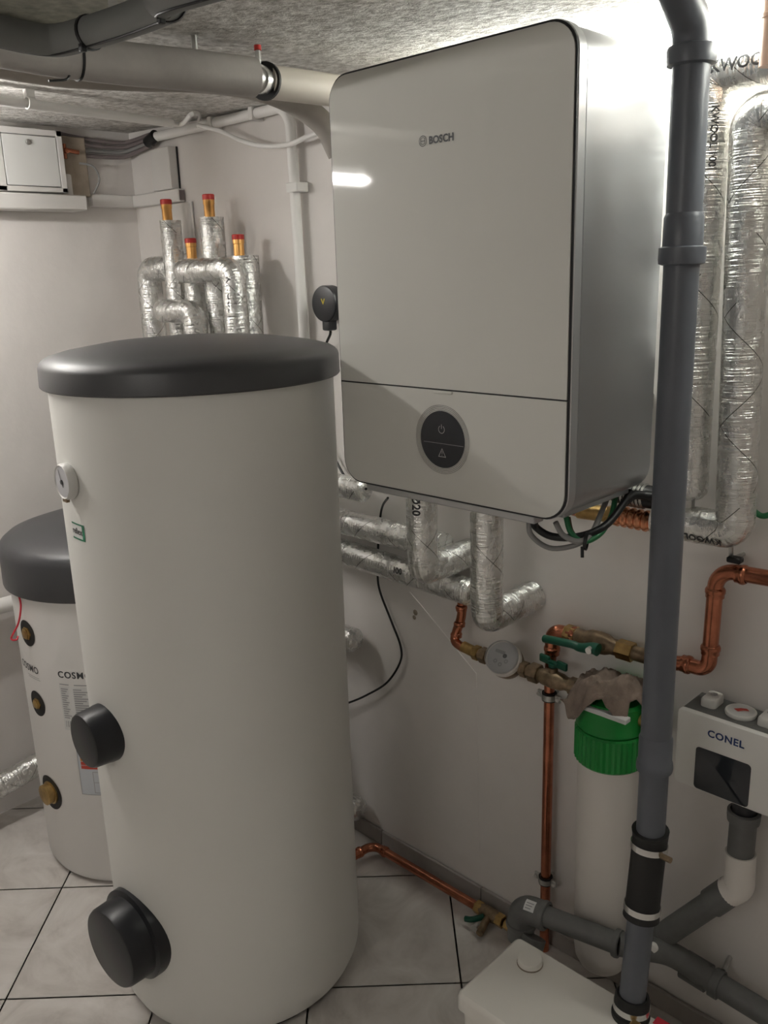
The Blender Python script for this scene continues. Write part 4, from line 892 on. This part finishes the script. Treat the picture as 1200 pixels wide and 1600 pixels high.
text('printed_mark', 'ink', mf, 'KWOOL', 0.022, (lambda x, y, X=at(366, 460, y=yfz): V((X.x, yfz, X.z-x))+0.0318*(math.cos(y/0.0305)*V((0.55, -0.83, 0))+math.sin(y/0.0305)*V((0.83, 0.55, 0)))), 0.02)

# foil pipe and white pipe low on the left wall
pl0, pl1 = at(0, 1222, x=0.065), at(60, 1189, x=0.065)
tag(tube('wrapped_pipe', 'foil', pathx(V((0.065, -1.2, pl0.z-0.09)), V((0.065, -0.12, pl1.z+0.055)), 24), 0.034, None, 24), 'foil-wrapped pipe low on the left wall behind the shorter tank', 'wrapped pipe', 'foil-wrapped heating pipes')
pw = at(4, 946, x=0.04); tag(tube('white_pipe', 'conduit', [V((0.04, -1.0, pw.z)), V((0.04, -0.2, pw.z))], 0.022, None, 18), 'white pipe on the left wall beside the shorter tank lid', 'pipe')

# ------------------------------------------------------------------ ceiling runs at the upper left
bp_ = thing('foam_wrapped_pipe', 'thick grey foam-wrapped pipe under the ceiling with a gap and clamp', 'pipe', (1.15, -0.6, 1.80))
zb_ = 1.838; pts = [at(a, b, z=zb_) for a, b in ((-60, 58), (0, 69), (100, 87), (200, 100), (300, 110), (396, 121))]
pts = [V((pts[0].x+0.01, -1.75, zb_))]+pts
tube('foam_sleeve', 'foam', smooth_path(pts, 5), 0.031, bp_, 28)
e1, e2 = at(396, 121, z=zb_), at(415, 127, z=zb_)
de = (e2-e1).normalized(); e3 = V((e2.x+0.03, -0.01, zb_))
tube('bare_pipe', 'steel', [e1-de*0.01, e2+de*0.02], 0.020, bp_, 20)
MB().lathe([(0.021, 0), (0.031, 0.0), (0.031, 0.006), (0.021, 0.006)], e2-de*0.004, de, 28).build('rubber_ring', 'rubber', bp_)
tube('foam_sleeve', 'cream', [e2+de*0.004, e2.lerp(e3, 0.5), e3], 0.0275, bp_, 28)
ck = e1.lerp(e2, 0.5); MB().lathe([(0.020, -0.008), (0.0235, -0.008), (0.0235, 0.008), (0.020, 0.008)], ck, de, 24).build('pipe_clamp', 'bright', bp_)
tube('hanger_bolt', 'bright', [ck+V((0, 0, 0.02)), V((ck.x, ck.y, ceil_z(ck.x)+0.001))], 0.005, bp_, 10)
MB().lathe([(0.0062, 0), (0.0062, 0.008), (0, 0.008)], (ck.x, ck.y, ceil_z(ck.x)-0.010), n=12).build('red_plug', 'redcap', bp_)
pk = at(305, 82, z=1.868); tube('hanger_bolt', 'steel', [V((pk.x, pk.y, zb_+0.02)), V((pk.x, pk.y, ceil_z(pk.x)+0.001))], 0.005, bp_, 10)
zl = 1.850; pts = [at(a, b, z=zl) for a, b in ((-60, 88), (0, 98), (100, 113), (200, 119), (300, 122), (360, 128))]; pz = pts[-1]; pts += [at(a, b, y=pz.y+c) for a, b, c in ((410, 139, 0.09), (450, 155, 0.16), (482, 174, 0.20), (510, 200, 0.23), (530, 240, 0.25))]
pts = [V((pts[0].x+0.01, -1.75, zl))]+pts
tag(tube('foam_wrapped_pipe', 'foamshade', smooth_path(pts, 6), 0.0235, None, 24), 'thinner beige pipe below the thick one, curving down behind the boiler', 'pipe')
hs = thing('foam_hose', 'dark grey foam-wrapped hose crossing the top left corner with cable ties', 'hose', (1.2, -0.78, 1.83))
zh = 1.822; hp = [at(a, b, z=zh) for a, b in ((-120, 18), (-60, 34), (0, 49), (50, 60), (92, 63), (140, 51), (200, 32), (260, 8), (330, -28))]; hp.append(V((2.3, -0.66, zh-0.005)))
P = smooth_path(hp, 6); mb = MB().tube(P, 0.0195, 24); mb.build('sleeve', 'hose', hs)
mb = MB().tube([q+V((0.0, -0.008, -0.0178)) for q in P], 0.0018, 8); mb.build('seam', 'cable', hs)
for a, b in ((142, 50), (262, 6)):
    c = at(a, b, z=zh); i = min(range(1, len(P)-1), key=lambda k: (P[k]-c).length); d = P[i+1]-P[i-1]
    o = MB().lathe([(0.0195, -0.0025), (0.0212, -0.0025), (0.0212, 0.0025), (0.0195, 0.0025)], P[i], d, 24).build('cable_tie', 'cable', hs)
    MB().box(P[i]+V((-0.004, -0.016, -0.024)), P[i]+V((0.004, -0.008, -0.014)), 0.001, 1).build('tie_head', 'cable', o)
# cable tie on the thick pipe
c = at(120, 90, z=zb_); o = MB().lathe([(0.031, -0.002), (0.0325, -0.002), (0.0325, 0.002), (0.031, 0.002)], c, (0.15, 1, 0), 28).build('cable_tie', 'cable', bp_)
tube('tie_tail', 'cable', smooth_path([c+V((0.01, -0.02, -0.028)), c+V((0.014, -0.03, -0.036)), c+V((0.012, -0.055, -0.04))]), 0.0018, o, 6)
# sheet metal duct
dz = 1.873; poly = [at(a, b, z=dz) for a, b in ((-90, -60), (182, -60), (184, 27), (40, 62), (-90, 40))]
mb = MB(); mb.poly([(p.x, p.y) for p in poly], dz, 1.886); dk = thing('sheet_metal_duct', 'mottled galvanised sheet duct on the ceiling in the top left corner', 'duct', (poly[2].x, poly[2].y, dz)); mb.build('duct_shell', 'duct', dk, flat=True)
a, b = poly[1], poly[2]; d = (b-a).normalized(); s = V((d.y, -d.x, 0)); mb = MB(); mb.add([a, b, b+s*-0.012, a+s*-0.012]+[q+V((0, 0, -0.002)) for q in (a, b, b+s*-0.012, a+s*-0.012)], [[0, 1, 2, 3], [4, 7, 6, 5], [0, 4, 5, 1], [1, 5, 6, 2], [2, 6, 7, 3], [3, 7, 4, 0]]); mb.build('duct_flange', 'steel', dk, flat=True)
# thin white conduit with clip
cz_ = lambda P: ceil_z(P.x)-0.016
k0, k1 = at(-60, 149, z=1.885), at(268, 192, z=1.885)
wc = thing('white_conduit', 'thin white conduit crossing under the ceiling above the meter cupboard', 'conduit', (k0.x, -0.4, 1.87))
kd = (k1-k0).normalized(); K0 = k0-kd*0.4
tube('conduit', 'conduit', [V((q.x, q.y, 1.885)) for q in (K0, k0, k1)], 0.0105, wc, 16)
kc = at(47, 161, z=1.885); o = MB().lathe([(0.0105, -0.008), (0.0135, -0.008), (0.0135, 0.008), (0.0105, 0.008)], (kc.x, kc.y, 1.885), kd, 18).build('clip', 'conduit', wc)
MB().box((kc.x-0.009, kc.y-0.009, 1.896), (kc.x+0.009, kc.y+0.009, ceil_z(kc.x)+0.001), 0.001, 1).build('clip_foot', 'white', o)
tube('loose_cable', 'conduit', smooth_path([V((k1.x, k1.y, 1.885))-kd*0.02, V((k1.x, k1.y, 1.885))+kd*0.03, at(300, 178, z=1.89), at(312, 180, y=-0.03), at(309, 200, y=-0.03)]), 0.0055, wc, 10)
# conduit along the wall head and down
ct = thing('white_conduit', 'white conduit along the wall head turning down beside the boiler', 'conduit', (0.76, -0.02, 0.9))
P = [at(236, 214, y=-0.022), at(300, 196, y=-0.022), at(428, 171, y=-0.022)]; zc2 = 1.893
pts = [V((P[0].x, -0.022, zc2)), V((at(452, 168, y=-0.022).x, -0.022, zc2)), V((0.757, -0.022, 1.36)), V((0.765, -0.022, 1.12))]
tube('conduit', 'conduit', fillet(pts, 0.05, 10), 0.0125, ct, 18)
for a, b in ((470, 292),):
    c = at(a, b, y=-0.022); MB().box((0.757-0.018, -0.038, c.z-0.011), (0.757+0.022, -0.001, c.z+0.011), 0.002, 1).build('clip', 'white', ct)
for x in (0.45, 0.62): MB().box((x-0.008, -0.037, zc2-0.016), (x+0.008, -0.001, zc2+0.014), 0.001, 1).build('clip', 'white', ct)
sg = [at(a, b, y=-0.045) for a, b in ((310, 196), (345, 205), (375, 219), (410, 228), (450, 226), (480, 214), (520, 200))]
tag(tube('sagging_cable', 'conduit', smooth_path(sg), 0.0055, None, 10), 'thin pale cable sagging along the wall towards the boiler top', 'cable')
# cables from the cupboard to the corner
for k in range(4):
    o_ = 0.016*k; ps = [V((0.02, -0.235, 1.905-o_)), V((0.018, -0.14, 1.896-o_*0.9)), V((0.022, -0.05, 1.893-o_*0.8)), V((0.05, -0.022, 1.897-o_*0.7)), V((0.16, -0.018-0.004*(k % 2), 1.905-0.6*o_))]
    tag(tube('wall_cable', 'mauve' if k != 2 else 'greycable', smooth_path(ps), 0.0055, None, 8), ('topmost', 'second from the top', 'third from the top', 'lowest')[k]+' of the four thin cables bunched into the wall corner', 'cable', 'cables in the wall corner')
jc = at(232, 212, y=-0.03); tag(MB().tube([V((jc.x-0.012, -0.026, 1.882)), V((jc.x+0.030, -0.026, 1.896))], 0.0155, 18).build('cable_sleeve', 'cable'), 'short black sleeve round the cables at the wall corner', 'sleeve')
# trunking
tr_z = 1.735; tk = thing('cable_trunking', 'beige cable trunking around the wall corner, open at its right end', 'trunking', (0.01, -0.02, tr_z-0.016))
MB().box((0.001, at(142, 303, x=0.02).y, tr_z-0.017), (0.024, -0.001, tr_z+0.017), 0.002, 1).build('trunking_section', 'paint', tk)
xe = at(280, 302, y=-0.02).x
MB().box((0.024, -0.024, tr_z-0.017), (xe, -0.001, tr_z+0.017), 0.002, 1).build('trunking_section', 'paint', tk)
MB().box((xe-0.0005, -0.020, tr_z-0.013), (xe+0.0012, -0.004, tr_z+0.013)).build('open_end', 'mauve', tk, flat=True)
v0, v1 = at(236, 260, y=-0.03), at(265, 260, y=-0.03)
ch = thing('pipe_chase', 'narrow vertical boxed strip above the trunking near the corner', 'boxing', ((v0.x+v1.x)/2, -0.015, tr_z+0.018))
MB().box((v0.x, -0.030, tr_z+0.018), (v1.x, -0.001, 1.862), 0.002, 1).build('cover_strip', 'paint', ch)
MB().box((v1.x+0.0004, -0.006, tr_z+0.018), (v1.x+0.002, -0.001, 1.862)).build('gap_line', 'dark', ch, flat=True)
MB().box((v0.x+0.01, -0.008, 1.58), (v1.x+0.055, -0.001, tr_z-0.018), 0.002, 1).build('lower_strip', 'paint', ch)

# electric cupboard on the left wall
xe_ = 0.06
eb = thing('meter_cupboard', 'white painted meter cupboard with flush door on the left wall', 'cupboard', (0.03, -0.33, 1.73))
a0, a1 = at(94, 200, x=xe_), at(98, 303, x=xe_); yl = -0.43
fnx = lambda u, v_, d: V((d, u, v_))
ztop, zbot = 1.905, 1.748
MB().box((0.001, yl, zbot), (xe_-0.004, a0.y, ztop), 0.002, 1).build('body', 'paint', eb)
dr0, dr1 = at(86, 207, x=xe_), at(5, 296, x=xe_)
fr_ = MB()
for lo_, hi_ in (((xe_-0.004, yl, ztop-0.016), (xe_+0.003, a0.y, ztop)), ((xe_-0.004, yl, zbot), (xe_+0.003, a0.y, zbot+0.013)), ((xe_-0.004, yl, zbot), (xe_+0.003, yl+0.024, ztop)), ((xe_-0.004, a0.y-0.016, zbot), (xe_+0.003, a0.y, ztop))): fr_.box(lo_, hi_, 0.0015, 1)
fr_.build('door_frame', 'paint', eb)
do = MB().rprism(yl+0.026, a0.y-0.018, zbot+0.015, ztop-0.018, 0.002, [(0, xe_-0.003), (0, xe_+0.001), (0.001, xe_+0.002)], 2, fnx).build('door', 'enamel', eb)
MB().rprism(yl+0.0245, a0.y-0.0165, zbot+0.0135, ztop-0.0165, 0.002, [(0, xe_-0.004), (0, xe_-0.0025)], 2, fnx).build('shadow_gap', 'dark', eb)
kp = at(43, 222, x=xe_); MB().lathe([(0.007, 0), (0.007, 0.004), (0.004, 0.006), (0, 0.006)], (xe_+0.002, kp.y, kp.z), (1, 0, 0), 16).build('lock', 'steel', do)
l1 = at(137, 320, x=0.085)
MB().box((0.001, -0.50, 1.702), (0.085, l1.y, 1.742), 0.003, 1).build('ledge', 'paint', eb)
bd0, bd1 = at(97, 250, x=0.03), at(132, 250, x=0.03)
bb = MB(); bb.box((0.001, a0.y+0.0005, 1.7425), (0.034, bd1.y+0.006, 1.898), 0.003, 1); bb.build('raw_side', 'board', eb)
mb = MB(); mb.box((0.02, a0.y+0.001, 1.7428), (0.0385, a0.y+0.028, 1.80), 0.004, 2); mb.build('plaster_patch', 'paint', eb)
cf1 = at(108, 236, x=0.05); fit = MB(); fit.tube([V((0.03, cf1.y-0.012, cf1.z)), V((0.056, cf1.y-0.008, cf1.z))], 0.007, 12); fit.tube([V((0.052, cf1.y-0.012, cf1.z+0.002)), V((0.052, cf1.y+0.026, cf1.z-0.002))], 0.006, 12); fit.tube([V((0.045, cf1.y-0.01, cf1.z+0.018)), V((0.045, cf1.y-0.01, cf1.z-0.02))], 0.005, 12)
fit.build('copper_fitting', 'copper', eb)
tube('thin_cable', 'greycable', smooth_path([V((0.036, bd1.y-0.02, 1.83)), V((0.05, bd1.y+0.012, 1.822)), V((0.045, bd1.y+0.03, 1.79)), V((0.03, bd1.y+0.016, 1.752))]), 0.003, eb, 8)

# ------------------------------------------------------------------ loose cables
cb1 = [at(a, b, y=c) for a, b, c in ((606, 778, -0.10), (598, 790, -0.03), (594, 810, -0.006), (591, 850, -0.006), (590, 895, -0.008), (594, 925, -0.010), (612, 972, -0.010), (626, 1010, -0.010), (625, 1035, -0.010), (605, 1066, -0.012), (575, 1085, -0.016), (545, 1098, -0.02), (500, 1112, -0.03), (455, 1120, -0.05))]
tag(tube('black_cable', 'cable', smooth_path(cb1), 0.0028, None, 8), 'thin black cable looping down the wall from boiler to tall tank', 'cable')
def cab(pts, r, mt, label):
    return tag(tube('boiler_cable', mt, smooth_path([at(a, b, y=c) for a, b, c in pts], 6), r, None, 10), label, 'cable', 'cables under the boiler')
cab([(838, 808, -0.30), (836, 822, -0.28), (862, 838, -0.26), (905, 838, -0.24), (945, 822, -0.20), (972, 790, -0.15), (985, 768, -0.12)], 0.0065, 'cable', 'thick black cable looping below the right boiler corner')
cab([(826, 812, -0.29), (830, 836, -0.28), (858, 856, -0.26), (895, 853, -0.24), (925, 838, -0.22)], 0.0045, 'greycable', 'pale grey cable hanging lowest below the right boiler corner')
cab([(884, 806, -0.25), (892, 832, -0.25), (912, 846, -0.24), (938, 834, -0.21), (955, 806, -0.17), (962, 775, -0.13)], 0.0048, 'greencable', 'green cable looping below the right boiler corner')
cab([(868, 816, -0.27), (880, 836, -0.26), (905, 846, -0.25), (925, 832, -0.22), (940, 800, -0.17), (948, 780, -0.13)], 0.0048, 'greycable', 'grey cable looping up beside the green one under the boiler')
cab([(888, 808, -0.24), (893, 830, -0.24), (906, 843, -0.235), (916, 842, -0.235)], 0.004, 'browncable', 'short brown cable dropping from the boiler into the bundle')
cab([(975, 785, -0.14), (990, 774, -0.12), (1010, 775, -0.10), (1040, 780, -0.10)], 0.008, 'cable', 'black corrugated conduit running right under the boiler')
tie = at(916, 846, y=-0.238); tt = thing('cable_tie', 'black cable tie holding the boiler cables together', 'cable tie', tie)
MB().lathe([(0.013, -0.003), (0.015, -0.003), (0.015, 0.003), (0.013, 0.003)], tie, (1, 0.4, -0.1), 20).build('loop', 'cable', tt)
tube('tail', 'cable', [tie+V((0, -0.012, -0.006)), tie+V((0.002, -0.014, -0.024))], 0.0028, tt, 8)
# peach pipe at the top right edge
pp = at(1200, 60, y=-0.13); ph = thing('peach_pipe', 'peach coloured upright pipe stub at the top right edge', 'pipe', (pp.x, -0.13, 1.78))
zb0 = at(1200, 104, y=-0.13).z
tube('pipe', 'peach', [V((pp.x+0.005, -0.13, zb0)), V((pp.x+0.005, -0.13, ceil_z(pp.x)+0.002))], 0.014, ph, 18)
MB().lathe([(0.014, 0), (0.0155, 0.001), (0.0155, 0.006), (0.014, 0.007)], (pp.x+0.005, -0.13, at(1200, 30, y=-0.13).z), n=18).build('ring', 'peach', ph)

# bracket under the right wrapped elbow, green cable at the right edge
bq = at(1143, 866, y=-0.05); bk = thing('pipe_bracket', 'small steel bracket with black clip below the right wrapped elbow', 'bracket', (bq.x, -0.03, bq.z-0.02))
tube('bracket_rod', 'steel', [V((bq.x, -0.055, 1.052)), V((bq.x, -0.05, bq.z-0.010)), V((bq.x, 0.0, bq.z-0.012))], 0.004, bk, 8)
MB().box((bq.x-0.004, -0.062, bq.z-0.012), (bq.x+0.020, -0.045, bq.z-0.002), 0.002, 1, None).build('clip', 'cable', bk)
tag(tube('green_cable', 'greencable', smooth_path([at(1176, 797, y=-0.03), at(1190, 806, y=-0.03), at(1206, 803, y=-0.03), at(1240, 790, y=-0.03)]), 0.005, None, 10), 'green cable on the wall at the right edge beside the wrapped elbow', 'cable')

# plaster seam and chip on the boiler wall
sp_ = [at(a, b, y=0) for a, b in ((640, 925), (655, 942), (690, 985), (722, 1025), (744, 1052), (746, 1100), (747, 1180), (747, 1260), (750, 1345))]
MB().tube([q+V((0, -0.0002, 0)) for q in sp_], 0.0011, 6).build('plaster_seam', 'wall', wall_back)
mb = MB(); cp_ = at(649, 957, y=0)
for dx, dz_, r in ((0, 0, 0.009), (-0.004, -0.014, 0.007)):
    mb.lathe([(0, 0.0008), (r*0.6, 0.001), (r, -0.0005)], (cp_.x+dx, 0, cp_.z+dz_), (0, -1, 0), 7)
mb.build('plaster_chip', 'board', wall_back)
